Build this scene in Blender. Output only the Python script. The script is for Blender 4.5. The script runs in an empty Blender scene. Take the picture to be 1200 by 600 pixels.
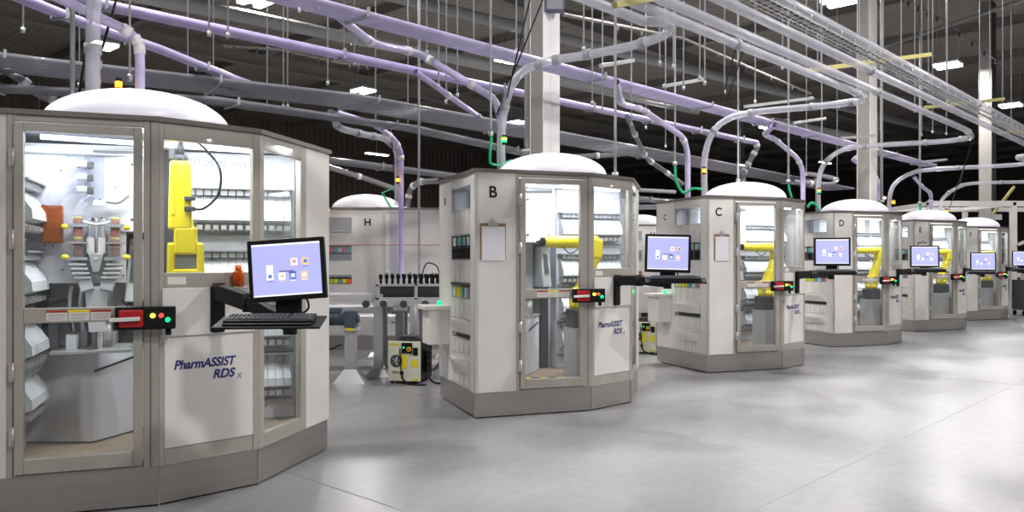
import bpy, bmesh, math, random
from mathutils import Vector, Matrix
R = math.radians
PI = math.pi
random.seed(7)
sc = bpy.context.scene
COL = sc.collection

# ------------------------------------------------------------------ camera, world, exposure
F = 950.0; HC = 1.45
cam_d = bpy.data.cameras.new('camera'); cam = bpy.data.objects.new('camera', cam_d); COL.objects.link(cam)
cam.location = (0, 0, HC); cam.rotation_euler = (R(90), 0, 0)
cam_d.sensor_width = 36; cam_d.lens = 36*F/1200; cam_d.shift_y = 6/1200; cam_d.clip_end = 300
sc.camera = cam
sc.view_settings.view_transform = 'Standard'; sc.view_settings.look = 'None'
sc.view_settings.gamma = 1; sc.view_settings.use_curve_mapping = False
sc.view_settings.exposure = 0.0
w = bpy.data.worlds.new('world'); sc.world = w; w.use_nodes = True
w.node_tree.nodes['Background'].inputs[0].default_value = (.80, .80, .86, 1)
w.node_tree.nodes['Background'].inputs[1].default_value = 0.18
sc.cycles.max_bounces = 8; sc.cycles.transparent_max_bounces = 24
sc.cycles.caustics_reflective = False; sc.cycles.caustics_refractive = False
LAMP_W = 430; CAB_W = 16; DOME_W = 5
LAMP_COL = (1.0, .965, .95); CAB_COL = (.90, .93, 1.0)

# ------------------------------------------------------------------ materials
def mat(name, col, rough=.5, metal=0, emit=None, es=1, alpha=1, noise=None, bump=0, coat=0, spec=.5):
    m = bpy.data.materials.new(name); m.use_nodes = True
    nt = m.node_tree; b = nt.nodes['Principled BSDF']
    c = tuple(col) + (1,)
    b.inputs['Base Color'].default_value = c
    b.inputs['Roughness'].default_value = rough; b.inputs['Metallic'].default_value = metal
    b.inputs['Specular IOR Level'].default_value = spec
    b.inputs['Coat Weight'].default_value = coat
    if emit:
        b.inputs['Emission Color'].default_value = tuple(emit)+(1,); b.inputs['Emission Strength'].default_value = es
    b.inputs['Alpha'].default_value = alpha
    tc = nt.nodes.new('ShaderNodeTexCoord'); nz = nt.nodes.new('ShaderNodeTexNoise')
    sx, amt = noise if noise else (6, .04)
    if isinstance(sx, tuple):
        mp = nt.nodes.new('ShaderNodeMapping'); mp.inputs['Scale'].default_value = sx
        nt.links.new(tc.outputs['Object'], mp.inputs[0]); nt.links.new(mp.outputs[0], nz.inputs['Vector']); nz.inputs['Scale'].default_value = 1
    else:
        nt.links.new(tc.outputs['Object'], nz.inputs['Vector']); nz.inputs['Scale'].default_value = sx
    nz.inputs['Detail'].default_value = 4
    rp = nt.nodes.new('ShaderNodeValToRGB')
    rp.color_ramp.elements[0].position = .3; rp.color_ramp.elements[1].position = .7
    rp.color_ramp.elements[0].color = tuple(max(0, x*(1-amt)) for x in col)+(1,)
    rp.color_ramp.elements[1].color = tuple(min(1, x*(1+amt)) for x in col)+(1,)
    nt.links.new(nz.outputs['Fac'], rp.inputs[0]); nt.links.new(rp.outputs[0], b.inputs['Base Color'])
    if bump:
        bp = nt.nodes.new('ShaderNodeBump'); bp.inputs['Strength'].default_value = bump; bp.inputs['Distance'].default_value = .01
        nt.links.new(nz.outputs['Fac'], bp.inputs['Height']); nt.links.new(bp.outputs[0], b.inputs['Normal'])
    return m
def glassy(name, tint, rough, base, fac0, extra=None):
    """thin see-through sheet: transparent + fresnel gloss (+ a little body colour)"""
    m = bpy.data.materials.new(name); m.use_nodes = True; nt = m.node_tree; nt.nodes.clear()
    out = nt.nodes.new('ShaderNodeOutputMaterial'); tr = nt.nodes.new('ShaderNodeBsdfTransparent'); tr.inputs[0].default_value = tuple(tint)+(1,)
    gl = nt.nodes.new('ShaderNodeBsdfGlossy'); gl.inputs['Roughness'].default_value = rough
    df = nt.nodes.new('ShaderNodeBsdfDiffuse'); df.inputs[0].default_value = tuple(base)+(1,)
    mx = nt.nodes.new('ShaderNodeMixShader'); mx.inputs[0].default_value = fac0
    nt.links.new(tr.outputs[0], mx.inputs[1]); nt.links.new(df.outputs[0], mx.inputs[2])
    lw = nt.nodes.new('ShaderNodeLayerWeight'); lw.inputs['Blend'].default_value = .5
    pw = nt.nodes.new('ShaderNodeMath'); pw.operation = 'POWER'; pw.inputs[1].default_value = 4.5; nt.links.new(lw.outputs['Facing'], pw.inputs[0])
    fr = nt.nodes.new('ShaderNodeMath'); fr.operation = 'MULTIPLY_ADD'; fr.inputs[1].default_value = .75; fr.inputs[2].default_value = .035; nt.links.new(pw.outputs[0], fr.inputs[0])
    m2 = nt.nodes.new('ShaderNodeMixShader'); nt.links.new(fr.outputs[0], m2.inputs[0])
    nt.links.new(mx.outputs[0], m2.inputs[1]); nt.links.new(gl.outputs[0], m2.inputs[2]); nt.links.new(m2.outputs[0], out.inputs[0])
    return m
M = {}
M['white'] = mat('white_panel', (.70, .685, .65), .42, noise=(3, .03))
M['inner'] = mat('interior_white', (.74, .755, .81), .45)
M['frame'] = mat('taupe_frame', (.43, .405, .36), .42, .25, noise=(8, .05))
M['steel'] = mat('brushed_steel', (.46, .44, .41), .30, .85, noise=((1.2, 1.2, 30), .06))
M['roof'] = mat('roof_edge', (.20, .18, .16), .4, .3)
M['alu'] = mat('aluminium', (.60, .60, .61), .36, .5)
M['galv'] = mat('galvanised_rod', (.50, .52, .52), .4, .6)
M['black'] = mat('black_plastic', (.009, .009, .010), .5, spec=.18)
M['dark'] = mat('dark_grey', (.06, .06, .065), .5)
M['grey'] = mat('mid_grey', (.30, .31, .33), .5)
M['lgrey'] = mat('light_grey', (.52, .53, .56), .45)
M['yellow'] = mat('robot_yellow', (.86, .70, .015), .35, coat=.3)
M['red'] = mat('red_plastic', (.45, .008, .012), .35)
M['hazard'] = mat('yellow_knob', (.9, .75, .02), .4)
M['orange'] = mat('orange_cap', (.85, .16, .02), .4)
M['amber'] = glassy('amber_plastic', (.85, .30, .05), .1, (.40, .12, .02), .45)
M['glass'] = glassy('thin_glass', (.97, .985, .98), .02, (.8, .85, .9), .02)
M['acrylic'] = glassy('clear_acrylic', (.93, .94, .97), .06, (.7, .72, .8), .12)
M['tube'] = glassy('clear_tube', (.90, .90, .93), .10, (.82, .82, .90), .34)
M['ghost'] = glassy('etched_lettering', (.95, .95, .97), .3, (.75, .77, .82), .35)
M['purple'] = mat('lilac_tube', (.50, .44, .74), .3, coat=.4, noise=(5, .12))
M['purple2'] = mat('lilac_tube_light', (.56, .51, .76), .3, coat=.4, noise=(5, .12))
M['greyt'] = glassy('smoky_tube', (.66, .66, .70), .14, (.34, .335, .37), .52)
M['conn'] = mat('white_connector', (.72, .72, .74), .4)
M['green'] = mat('green_hose', (.0, .42, .17), .35)
M['pipe'] = mat('painted_pipe', (.40, .40, .40), .5)
M['column'] = mat('column_paint', (.88, .87, .85), .5, noise=(3, .05))
M['colshade'] = mat('column_shaded_side', (.29, .275, .25), .55)  # shade of the column's left side, put into the colour
M['beam'] = mat('roof_steel', (.24, .225, .205), .6)
M['ubeam'] = mat('yellow_strut', (.42, .38, .14), .5, .3)
M['cream'] = mat('cream_enamel', (.74, .73, .56), .45)
M['paper'] = mat('paper', (.72, .72, .75), .7)
M['clip'] = mat('clipboard_brown', (.26, .15, .07), .5)
M['navy'] = mat('navy_ink', (.02, .025, .16), .5)
M['purp_ink'] = mat('violet_ink', (.18, .16, .5), .5)
M['brownfloor'] = mat('tan_floor', (.36, .27, .19), .6, noise=(12, .12))
M['teal'] = mat('teal_label', (.10, .45, .38), .5)
M['lime'] = mat('lime_label', (.55, .70, .05), .5)
M['pink'] = mat('pink_label', (.80, .12, .25), .5)
M['blue'] = mat('blue_label', (.05, .35, .60), .5)
M['stick'] = mat('sticker_white', (.75, .73, .70), .5)
M['stickred'] = mat('sticker_red', (.40, .04, .02), .5)
M['strip'] = mat('lamp_strip', (1, 1, 1), .5, emit=(.92, .95, 1), es=6)
M['lampface'] = mat('lamp_face', (1, 1, 1), .5, emit=(1, .98, .96), es=14)
M['lampface2'] = mat('lamp_face_violet', (1, 1, 1), .5, emit=(.9, .86, 1), es=14)
M['ledO'] = mat('amber_lamp', (1, .4, .05), .5, emit=(1, .30, .02), es=2.5)
M['ledG'] = mat('green_lamp', (0, 1, .3), .5, emit=(.0, .85, .16), es=2.2)
M['ledY'] = mat('yellow_lamp', (1, 1, .1), .5, emit=(.9, 1, .05), es=3)
M['ledR'] = mat('red_lamp', (1, .1, .1), .5, emit=(1, .08, .05), es=.8)
M['screen'] = mat('lit_screen', (.1, .1, .2), .3, emit=(.47, .49, .93), es=1.0, noise=(2, .1))
M['icw'] = mat('icon_white', (.5, .5, .5), .4, emit=(.85, .85, .95), es=1)
M['icr'] = mat('icon_red', (.5, .2, .2), .4, emit=(.75, .25, .25), es=1)
M['icb'] = mat('icon_blue', (.1, .2, .4), .4, emit=(.08, .16, .5), es=1)
M['ico'] = mat('icon_orange', (.5, .3, .1), .4, emit=(.85, .55, .30), es=1)
def dome_mat():
    m = bpy.data.materials.new('dome_white'); m.use_nodes = True; nt = m.node_tree; b = nt.nodes['Principled BSDF']
    b.inputs['Base Color'].default_value = (.84, .84, .86, 1); b.inputs['Roughness'].default_value = .25
    tl = nt.nodes.new('ShaderNodeBsdfTranslucent'); tl.inputs[0].default_value = (.9, .9, .95, 1)
    mx = nt.nodes.new('ShaderNodeMixShader'); mx.inputs[0].default_value = .45
    nt.links.new(b.outputs[0], mx.inputs[1]); nt.links.new(tl.outputs[0], mx.inputs[2])
    nt.links.new(mx.outputs[0], nt.nodes['Material Output'].inputs[0]); return m
M['dome'] = dome_mat()

def floor_mat():
    m = bpy.data.materials.new('polished_concrete'); m.use_nodes = True; nt = m.node_tree; b = nt.nodes['Principled BSDF']
    tc = nt.nodes.new('ShaderNodeTexCoord')
    def nz(s, d=6, dist=0):
        n = nt.nodes.new('ShaderNodeTexNoise'); n.inputs['Scale'].default_value = s; n.inputs['Detail'].default_value = d
        n.inputs['Distortion'].default_value = dist
        nt.links.new(tc.outputs['Object'], n.inputs['Vector']); return n
    a = nz(.45, 8, .6); c = nz(9, 6)
    mxn = nt.nodes.new('ShaderNodeMath'); mxn.operation = 'MULTIPLY_ADD'; mxn.inputs[1].default_value = .3
    nt.links.new(c.outputs['Fac'], mxn.inputs[0]); nt.links.new(a.outputs['Fac'], mxn.inputs[2])
    rp = nt.nodes.new('ShaderNodeValToRGB'); e = rp.color_ramp.elements
    e[0].position = .42; e[0].color = (.18, .18, .185, 1); e[1].position = .85; e[1].color = (.335, .335, .345, 1)
    nt.links.new(mxn.outputs[0], rp.inputs[0]); nt.links.new(rp.outputs[0], b.inputs['Base Color'])
    r2 = nt.nodes.new('ShaderNodeMapRange'); r2.inputs[3].default_value = .22; r2.inputs[4].default_value = .42
    nt.links.new(a.outputs['Fac'], r2.inputs[0]); nt.links.new(r2.outputs[0], b.inputs['Roughness'])
    b.inputs['Specular IOR Level'].default_value = .45
    return m
M['floor'] = floor_mat()
def ribbed(name, c0, c1, scale, axis='X'):
    m = bpy.data.materials.new(name); m.use_nodes = True; nt = m.node_tree; b = nt.nodes['Principled BSDF']
    tc = nt.nodes.new('ShaderNodeTexCoord'); wv = nt.nodes.new('ShaderNodeTexWave'); wv.bands_direction = axis
    wv.inputs['Scale'].default_value = scale; wv.inputs['Distortion'].default_value = .2
    nt.links.new(tc.outputs['Object'], wv.inputs['Vector'])
    rp = nt.nodes.new('ShaderNodeValToRGB'); rp.color_ramp.elements[0].color = c0+(1,); rp.color_ramp.elements[1].color = c1+(1,)
    nt.links.new(wv.outputs['Fac'], rp.inputs[0]); nt.links.new(rp.outputs[0], b.inputs['Base Color'])
    bp = nt.nodes.new('ShaderNodeBump'); bp.inputs['Distance'].default_value = .03
    nt.links.new(wv.outputs['Fac'], bp.inputs['Height']); nt.links.new(bp.outputs[0], b.inputs['Normal'])
    b.inputs['Roughness'].default_value = .6
    return m
M['deck'] = ribbed('roof_deck', (.27, .245, .21), (.35, .325, .285), 1.2, 'X')
M['walld'] = ribbed('wall_cladding', (.12, .10, .085), (.15, .125, .105), .8, 'X')
M['walll'] = ribbed('wall_panel_pale', (.40, .40, .39), (.45, .45, .44), .5, 'X')

# ------------------------------------------------------------------ mesh helpers
class MB:
    def __init__(s): s.bm = bmesh.new()
    def hexa(s, c):      # 8 corners: bottom 4, top 4
        v = [s.bm.verts.new(p) for p in c]
        for f in ((3,2,1,0),(4,5,6,7),(0,1,5,4),(1,2,6,5),(2,3,7,6),(3,0,4,7)): s.bm.faces.new([v[i] for i in f])
        return s
    def box(s, x0, x1, y0, y1, z0, z1):
        return s.hexa([(x0,y0,z0),(x1,y0,z0),(x1,y1,z0),(x0,y1,z0),(x0,y0,z1),(x1,y0,z1),(x1,y1,z1),(x0,y1,z1)])
    def fbox(s, fr, a0, a1, z0, z1, d0, d1):
        """box on a wall face: fr = (origin, dir, outward normal); a along, z up, d outwards"""
        o, t, n = fr
        P = lambda a, d, z: (o[0]+t[0]*a+n[0]*d, o[1]+t[1]*a+n[1]*d, z)
        return s.hexa([P(a0,d0,z0),P(a1,d0,z0),P(a1,d1,z0),P(a0,d1,z0),P(a0,d0,z1),P(a1,d0,z1),P(a1,d1,z1),P(a0,d1,z1)])
    def prism(s, poly, z0, z1):
        lo = [s.bm.verts.new((x, y, z0)) for x, y in poly]; hi = [s.bm.verts.new((x, y, z1)) for x, y in poly]
        n = len(poly); s.bm.faces.new(lo[::-1]); s.bm.faces.new(hi)
        for i in range(n): s.bm.faces.new((lo[i], lo[(i+1) % n], hi[(i+1) % n], hi[i]))
        return s
    def bar(s, a, b, w, h=None):
        """rectangular bar between two points"""
        h = h or w; a = Vector(a); b = Vector(b); d = (b-a).normalized()
        up = Vector((0,0,1)) if abs(d.z) < .95 else Vector((0,1,0))
        x = d.cross(up).normalized(); y = x.cross(d).normalized()
        c = []
        for p in (a, b):
            for sx, sy in ((-1,-1),(1,-1),(1,1),(-1,1)): c.append(p + x*sx*w/2 + y*sy*h/2)
        return s.hexa(c)
    def tube(s, pts, r, seg=10, caps=True, r_list=None):
        pts = [Vector(p) for p in pts]; rings = []; prev = None
        for i, p in enumerate(pts):
            if i == 0: d = pts[1]-p
            elif i == len(pts)-1: d = p-pts[-2]
            else: d = (pts[i+1]-p).normalized()+(p-pts[i-1]).normalized()
            if d.length < 1e-9: d = Vector((0,0,1))
            d.normalize()
            if prev is None:
                ref = Vector((0,0,1)) if abs(d.z) < .9 else Vector((1,0,0))
                x = d.cross(ref).normalized()
            else:
                x = prev - d*prev.dot(d)
                x.normalize()
            prev = x; y = d.cross(x); rr = r_list[i] if r_list else r
            rings.append([s.bm.verts.new(p + (x*math.cos(2*PI*k/seg)+y*math.sin(2*PI*k/seg))*rr) for k in range(seg)])
        for a, b in zip(rings, rings[1:]):
            for k in range(seg):
                f = s.bm.faces.new((a[k], a[(k+1) % seg], b[(k+1) % seg], b[k])); f.smooth = True
        if caps: s.bm.faces.new(rings[0][::-1]); s.bm.faces.new(rings[-1])
        return s
    def cyl(s, a, b, r, seg=16, r2=None): return s.tube([a, b], r, seg, True, [r, r if r2 is None else r2])
    def lathe(s, prof, c=(0,0,0), seg=40):
        rings = []
        for r, z in prof:
            if r < 1e-6: rings.append([s.bm.verts.new((c[0], c[1], c[2]+z))])
            else: rings.append([s.bm.verts.new((c[0]+r*math.cos(2*PI*k/seg), c[1]+r*math.sin(2*PI*k/seg), c[2]+z)) for k in range(seg)])
        for a, b in zip(rings, rings[1:]):
            for k in range(seg):
                k2 = (k+1) % seg
                if len(a) == 1: f = s.bm.faces.new((a[0], b[k2], b[k]))
                elif len(b) == 1: f = s.bm.faces.new((a[k], a[k2], b[0]))
                else: f = s.bm.faces.new((a[k], a[k2], b[k2], b[k]))
                f.smooth = True
        return s
    def side(s, prof, x0, x1):     # profile in (y,z) extruded along x
        lo = [s.bm.verts.new((x0, y, z)) for y, z in prof]; hi = [s.bm.verts.new((x1, y, z)) for y, z in prof]
        n = len(prof); s.bm.faces.new(lo); s.bm.faces.new(hi[::-1])
        for i in range(n): s.bm.faces.new((lo[(i+1) % n], lo[i], hi[i], hi[(i+1) % n]))
        return s
    def build(s, name, m, parent=None, bevel=0, loc=None):
        bmesh.ops.recalc_face_normals(s.bm, faces=s.bm.faces)
        me = bpy.data.meshes.new(name); s.bm.to_mesh(me); s.bm.free()
        o = bpy.data.objects.new(name, me); COL.objects.link(o); me.materials.append(M[m] if isinstance(m, str) else m)
        if parent: o.parent = parent
        if loc: o.location = loc
        if bevel:
            b = o.modifiers.new('bevel', 'BEVEL'); b.width = bevel; b.segments = 2; b.limit_method = 'ANGLE'
        return o
def tag(o, label, cat, group=None, kind=None):
    o['label'] = label; o['category'] = cat
    if group: o['group'] = group
    if kind: o['kind'] = kind
    return o
def empty(name, loc=(0,0,0), rz=0, parent=None):
    o = bpy.data.objects.new(name, None); COL.objects.link(o); o.location = loc; o.rotation_euler = (0,0,rz); o.empty_display_size = .1
    if parent: o.parent = parent
    return o
def struct(o): o['kind'] = 'structure'; return o
def text(name, body, size, m, parent, loc, rot, shear=0, off=0.0, align='LEFT', extr=.0008, sx=1):
    cu = bpy.data.curves.new(name, 'FONT'); cu.body = body; cu.size = size; cu.extrude = extr; cu.shear = shear; cu.offset = off; cu.align_x = align
    t = bpy.data.objects.new(name+'_tmp', cu); COL.objects.link(t)
    dg = bpy.context.evaluated_depsgraph_get(); me = bpy.data.meshes.new_from_object(t.evaluated_get(dg))
    bpy.data.objects.remove(t)
    o = bpy.data.objects.new(name, me); COL.objects.link(o); me.materials.clear(); me.materials.append(M[m])
    o.parent = parent; o.location = loc; o.rotation_euler = rot; o.scale = (sx, 1, 1); return o
def smooth_path(pts, n=8):
    P = [Vector(p) for p in pts]; out = []
    Q = [P[0]*2-P[1]] + P + [P[-1]*2-P[-2]]
    for i in range(1, len(Q)-2):
        a, b, c, d = Q[i-1], Q[i], Q[i+1], Q[i+2]
        for k in range(n):
            t = k/n
            out.append(.5*((2*b)+(c-a)*t+(2*a-5*b+4*c-d)*t*t+(3*b-a-3*c+d)*t**3))
    out.append(P[-1]); return out
def fillet(pts, r=.12, n=5):
    P = [Vector(p) for p in pts]; out = [P[0]]
    for a, b, c in zip(P, P[1:], P[2:]):
        u = (a-b); v = (c-b); t = min(r, u.length*.45, v.length*.45)
        p0 = b+u.normalized()*t; p1 = b+v.normalized()*t
        for k in range(n+1):
            s = k/n; out.append((1-s)**2*p0+2*s*(1-s)*b+s*s*p1)
    out.append(P[-1]); return out
def PZ(x, y, z):           # the point at height z that lies on the sight line through (x, y)
    Y = F*(z-HC)/(306-y); return Vector(((x-600)/F*Y, Y, z))
def PD(x, y, Y):
    return Vector(((x-600)/F*Y, Y, HC+(306-y)/F*Y))
ROWD = Vector((.684, .729, 0)).normalized()
def area(name, loc, rot, sx, sy, power, col, parent=None):
    l = bpy.data.lights.new(name, 'AREA'); l.shape = 'RECTANGLE'; l.size = sx; l.size_y = sy; l.energy = power; l.color = col
    o = bpy.data.objects.new(name, l); COL.objects.link(o); o.location = loc; o.rotation_euler = rot
    if parent: o.parent = parent
    return o
# ------------------------------------------------------------------ the hall
Dv = ROWD; Nv = Vector((-ROWD.y, ROWD.x, 0)); HROT = math.atan2(ROWD.y, ROWD.x)
CEIL = 9.6
def hall(a, n, z=0): return Dv*a + Nv*n + Vector((0, 0, z))
def hall_box(name, a0, a1, n0, n1, z0, z1, m):
    o = MB().box(a0, a1, n0, n1, z0, z1).build(name, m); o.rotation_euler = (0, 0, HROT); return struct(o)
hall_box('floor', -25, 75, -22, 42, -.2, 0, 'floor')
hall_box('ceiling', -25, 75, -22, 42, CEIL, CEIL+.2, 'deck')
hall_box('wall_back', -25, 75, 42, 42.3, 0, CEIL, 'walld')
hall_box('wall_end', 75, 75.3, -22, 42, 0, CEIL, 'walld')
mb = MB()
for a in range(-14, 75, 5): mb.box(a, a+.10, -20, 42, CEIL-.30, CEIL-.02); mb.box(a-.06, a+.16, -20, 42, CEIL-.32, CEIL-.29)
o = struct(mb.build('trim_1', 'beam')); o.rotation_euler = (0, 0, HROT)
mb = MB()
for n in (-8, 4, 16, 28): mb.box(-22, 75, n, n+.12, CEIL-.75, CEIL-.3); mb.box(-22, 75, n-.1, n+.22, CEIL-.78, CEIL-.74)
o = struct(mb.build('trim_2', 'beam')); o.rotation_euler = (0, 0, HROT)
# saw-cut joints in the slab
mb = MB()
for n in (2.2, 9.0, 15.0): mb.box(-5, 60, n, n+.008, .0005, .0015)
for a in (3.0, 11, 19, 27): mb.box(a, a+.008, -18, 36, .0005, .0015)
o = struct(mb.build('trim_3', 'grey')); o.rotation_euler = (0, 0, HROT)

# columns (H section steel; a dark sheet paints shade on one side)
def column(x, Y, wd, label, m='column'):
    X = (x-600)/F*Y
    t = empty('building_column', (X, Y, 0), HROT)
    L, B = wd, wd*.72
    MB().box(-L/2, L/2, -B/2, -B/2+.015, 0, CEIL-.35).box(-L/2, L/2, B/2-.015, B/2, 0, CEIL-.35).box(-.008, .008, -B/2, B/2, 0, CEIL-.35).box(-L*.1, L*.1, -B/2-.006, -B/2, 0, CEIL-.35).build('column_shaft', m, t, .003)
    MB().box(-L/2+.004, -L/2+.012, -B/2+.015, B/2-.015, 0, CEIL-.35).build('shaded_side', 'colshade', t)  # darker sheet paints the shade of this side
    MB().box(-L*.8, L*.8, -B*.8, B*.8, 0, .03).build('base_plate', 'grey', t)
    t['kind'] = 'structure'; t['label'] = label; t['category'] = 'column'
column(638.5, 10.35, .32, 'white steel column rising behind the dome of the cabinet marked B')
column(1016, 15.35, .35, 'pale steel column rising behind the dome of the cabinet marked D')
column(1157, 24.5, .50, 'shaded steel column behind the square aluminium frame at the right', 'dark')  # dark material puts the far column's shade into its colour

# high pipes along the roof
def high_pipe(p0, p1, r, label):
    a = Vector(p0); b = Vector(p1); d = (b-a).normalized()
    t = empty('overhead_pipe', a); L = (b-a).length
    MB().tube([(0,0,0), b-a], r, 12).build('pipe_run', 'pipe', t)
    mb = MB()
    for k in range(1, int(L/6)): q = d*k*6; mb.cyl(q-d*.05, q+d*.05, r*1.18, 12)
    mb.build('pipe_coupling', 'galv', t)
    tag(t, label, 'pipe', None)
def pl(xa, ya, xb, yb, z, ea, eb):
    a = PZ(xa, ya, z); b = PZ(xb, yb, z); d = (b-a).normalized(); return a-d*ea, b+d*eb
high_pipe(*pl(262, 12, 440, 50, 7.0, 3, 14), .125, 'fat painted pipe high under the roof at upper left, nearer one')
high_pipe(*pl(600, 30, 940, 114, 7.4, 12, 12), .14, 'fat painted pipe passing high behind the white column')
high_pipe(*pl(500, 62, 720, 105, 6.6, 8, 16), .13, 'painted pipe just above the lilac tracks behind the white column')
high_pipe(*pl(1020, 60, 1080, 40, 8.8, 0, 16), .06, 'slim pale pipe under the bright roof at upper right')

# high-bay lamps: pairs of bright bars hung from the roof, on a regular grid save one added
def high_bay(x, y, z, label, vio=False):
    t = empty('high_bay_lamp', (x, y, z), HROT+R(90)); t['label'] = label; t['category'] = 'lamp'; t['group'] = 'high-bay lamps under the roof'
    MB().box(-.36, .36, -.32, .32, .07, .14).box(-.15,.15,-.05,.05,.14,.22).build('housing', 'lgrey', t, .01)
    for s in (-1, 1):
        MB().box(-.34, .34, s*.2-.09, s*.2+.09, 0, .06).build('lamp_tube', 'lampface2' if vio else 'lampface', t)
    for s in (-1, 1): MB().cyl((s*.3, 0, .14), (s*.3, 0, CEIL-z-.05), .006, 6).build('suspension_wire', 'galv', t)
    area('lamp_light', (0, 0, -.03), (0, 0, 0), .7, .6, LAMP_W, LAMP_COL, t)
ZL = 7.25
LABS = {}
vis = {(7.37,18.2):'high-bay lamp at the top edge right of centre, nearest of its line', (13,24.2):'violet-tinged high-bay lamp over the pale pipes at right', (18.7,30.4):'small violet high-bay lamp nearest the right edge',
 (-5.74,18.2):'high-bay lamp at the top edge at left, above the long lilac track', (-.07,23.6):'high-bay lamp just left of the white column', (5.6,29.4):'high-bay lamp right of the white column above the cabinet marked C',
 (11.2,35.3):'distant high-bay lamp above the dome of the cabinet marked C', (-5.1,27.8):'high-bay lamp above the dark tube bundle at left centre',(.2,34.2):'high-bay lamp low beside the tube dropping to the cabinet marked B',(-11.1,22.0):'high-bay lamp between the tubes over the nearest cabinet'}
for (x, y), lb in vis.items(): high_bay(x, y, ZL, lb, x > 12 or (x > 7 and y < 19))
for x, y in ((1.8,12.1),(-3.8,6.0),(14.9,12.1),(9.3,6.0),(5.6,7.9),(3.7,0),(20.5,18.2),(-11.3,12.1),(-1.9,-6)):  # one unseen lamp off the grid is added to light right-facing sides
    high_bay(x, y, ZL, 'high-bay lamp hung from the roof above the aisle')
for x,y,z in ((-17.5,30,6.8),(-14,38,7),(6.0,41,7.0),(12,42,6.4),(17,44,6.8),(-6,36,6.2),(14,31,3.9),(9.3,33,4.0)):
    t = empty('strip_lamp', (x, y, z), HROT)
    MB().box(-.6,.6,-.12,.12,0,.05).build('housing','lgrey',t); MB().box(-.58,.58,-.1,.1,-.03,0).build('lamp_tube','lampface',t)
    MB().cyl((0,0,.05),(0,0,CEIL-z-.05),.01,6).build('suspension_wire','galv',t)
    tag(t,'small strip lamp hanging far back under the dark roof','lamp','far strip lamps')

# ------------------------------------------------------------------ the dispensing cabinets
ANG = math.atan2(.339, .941)
P = [(0,0),(1.18,0),(1.76,.274),(2.31,1.134),(2.22,1.30),(0,1.30)]
def face(i, j):
    a = Vector(P[i]); b = Vector(P[j]); t = (b-a).normalized(); n = Vector((t.y, -t.x)); return ((a.x,a.y),(t.x,t.y),(n.x,n.y)), (b-a).length
def inset(poly, d):
    n = len(poly); out = []
    for i in range(n):
        p0, p1, p2 = Vector(poly[i-1]), Vector(poly[i]), Vector(poly[(i+1) % n])
        t1 = (p1-p0).normalized(); t2 = (p2-p1).normalized(); n1 = Vector((-t1.y, t1.x)); n2 = Vector((-t2.y, t2.x))
        bis = (n1+n2); k = d/ (bis.length_squared/2) ; out.append(tuple(p1+bis*k))
    return out
FR0, L0 = face(0,1); FR1, L1 = face(1,2); FR2, L2 = face(2,3)
FRL = ((0,0),(0,1),(-1,0)); LL = 1.30     # left (bin) face: a runs backwards, outward is -x
cell_mesh = {}
def cell_rack(parent, fr, n, cw, ztop, hh=.30):
    """a row of hopper cells on a wall frame, cells project outward of fr"""
    o, t, nn = fr; W = n*cw
    rk = MB().fbox(fr, -.02, W+.02, ztop-hh-.045, ztop-hh-.03, 0, .05).fbox(fr, -.02, W+.02, ztop, ztop+.012, 0, .12).build('cell_rack', 'grey', parent)
    ang = math.atan2(t[1], t[0])
    if 'body' not in cell_mesh:
        mb = MB(); mb.side([(0,-.05),(-.05,-.05),(-.135,-.17),(-.14,-.225),(-.06,-.255),(0,-.26)], .0012, cw-.0012)
        b = mb.build('dispenser_cell', 'inner'); cell_mesh['body'] = b.data; bpy.data.objects.remove(b)
        mb = MB(); mb.box(.006, cw-.006, -.105, -.03, -.30, -.258).box(.014, cw-.014, -.125, -.105, -.292, -.265)
        b = mb.build('nozzle', 'alu'); cell_mesh['noz'] = b.data; bpy.data.objects.remove(b)
        mb = MB(); mb.box(.004, cw-.004, -.10, -.02, -.045, -.002)
        b = mb.build('cell_top', 'grey'); cell_mesh['top'] = b.data; bpy.data.objects.remove(b)
    for i in range(n):
        c = bpy.data.objects.new('dispenser_cell', cell_mesh['body']); n2 = bpy.data.objects.new('nozzle', cell_mesh['noz']); n3 = bpy.data.objects.new('cell_top', cell_mesh['top'])
        for ob in (c, n2, n3):
            COL.objects.link(ob); ob.parent = rk if ob else rk
            ob.location = (o[0]+t[0]*i*cw, o[1]+t[1]*i*cw, ztop); ob.rotation_euler = (0,0,ang)
            ob.parent = rk
    return rk

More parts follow.
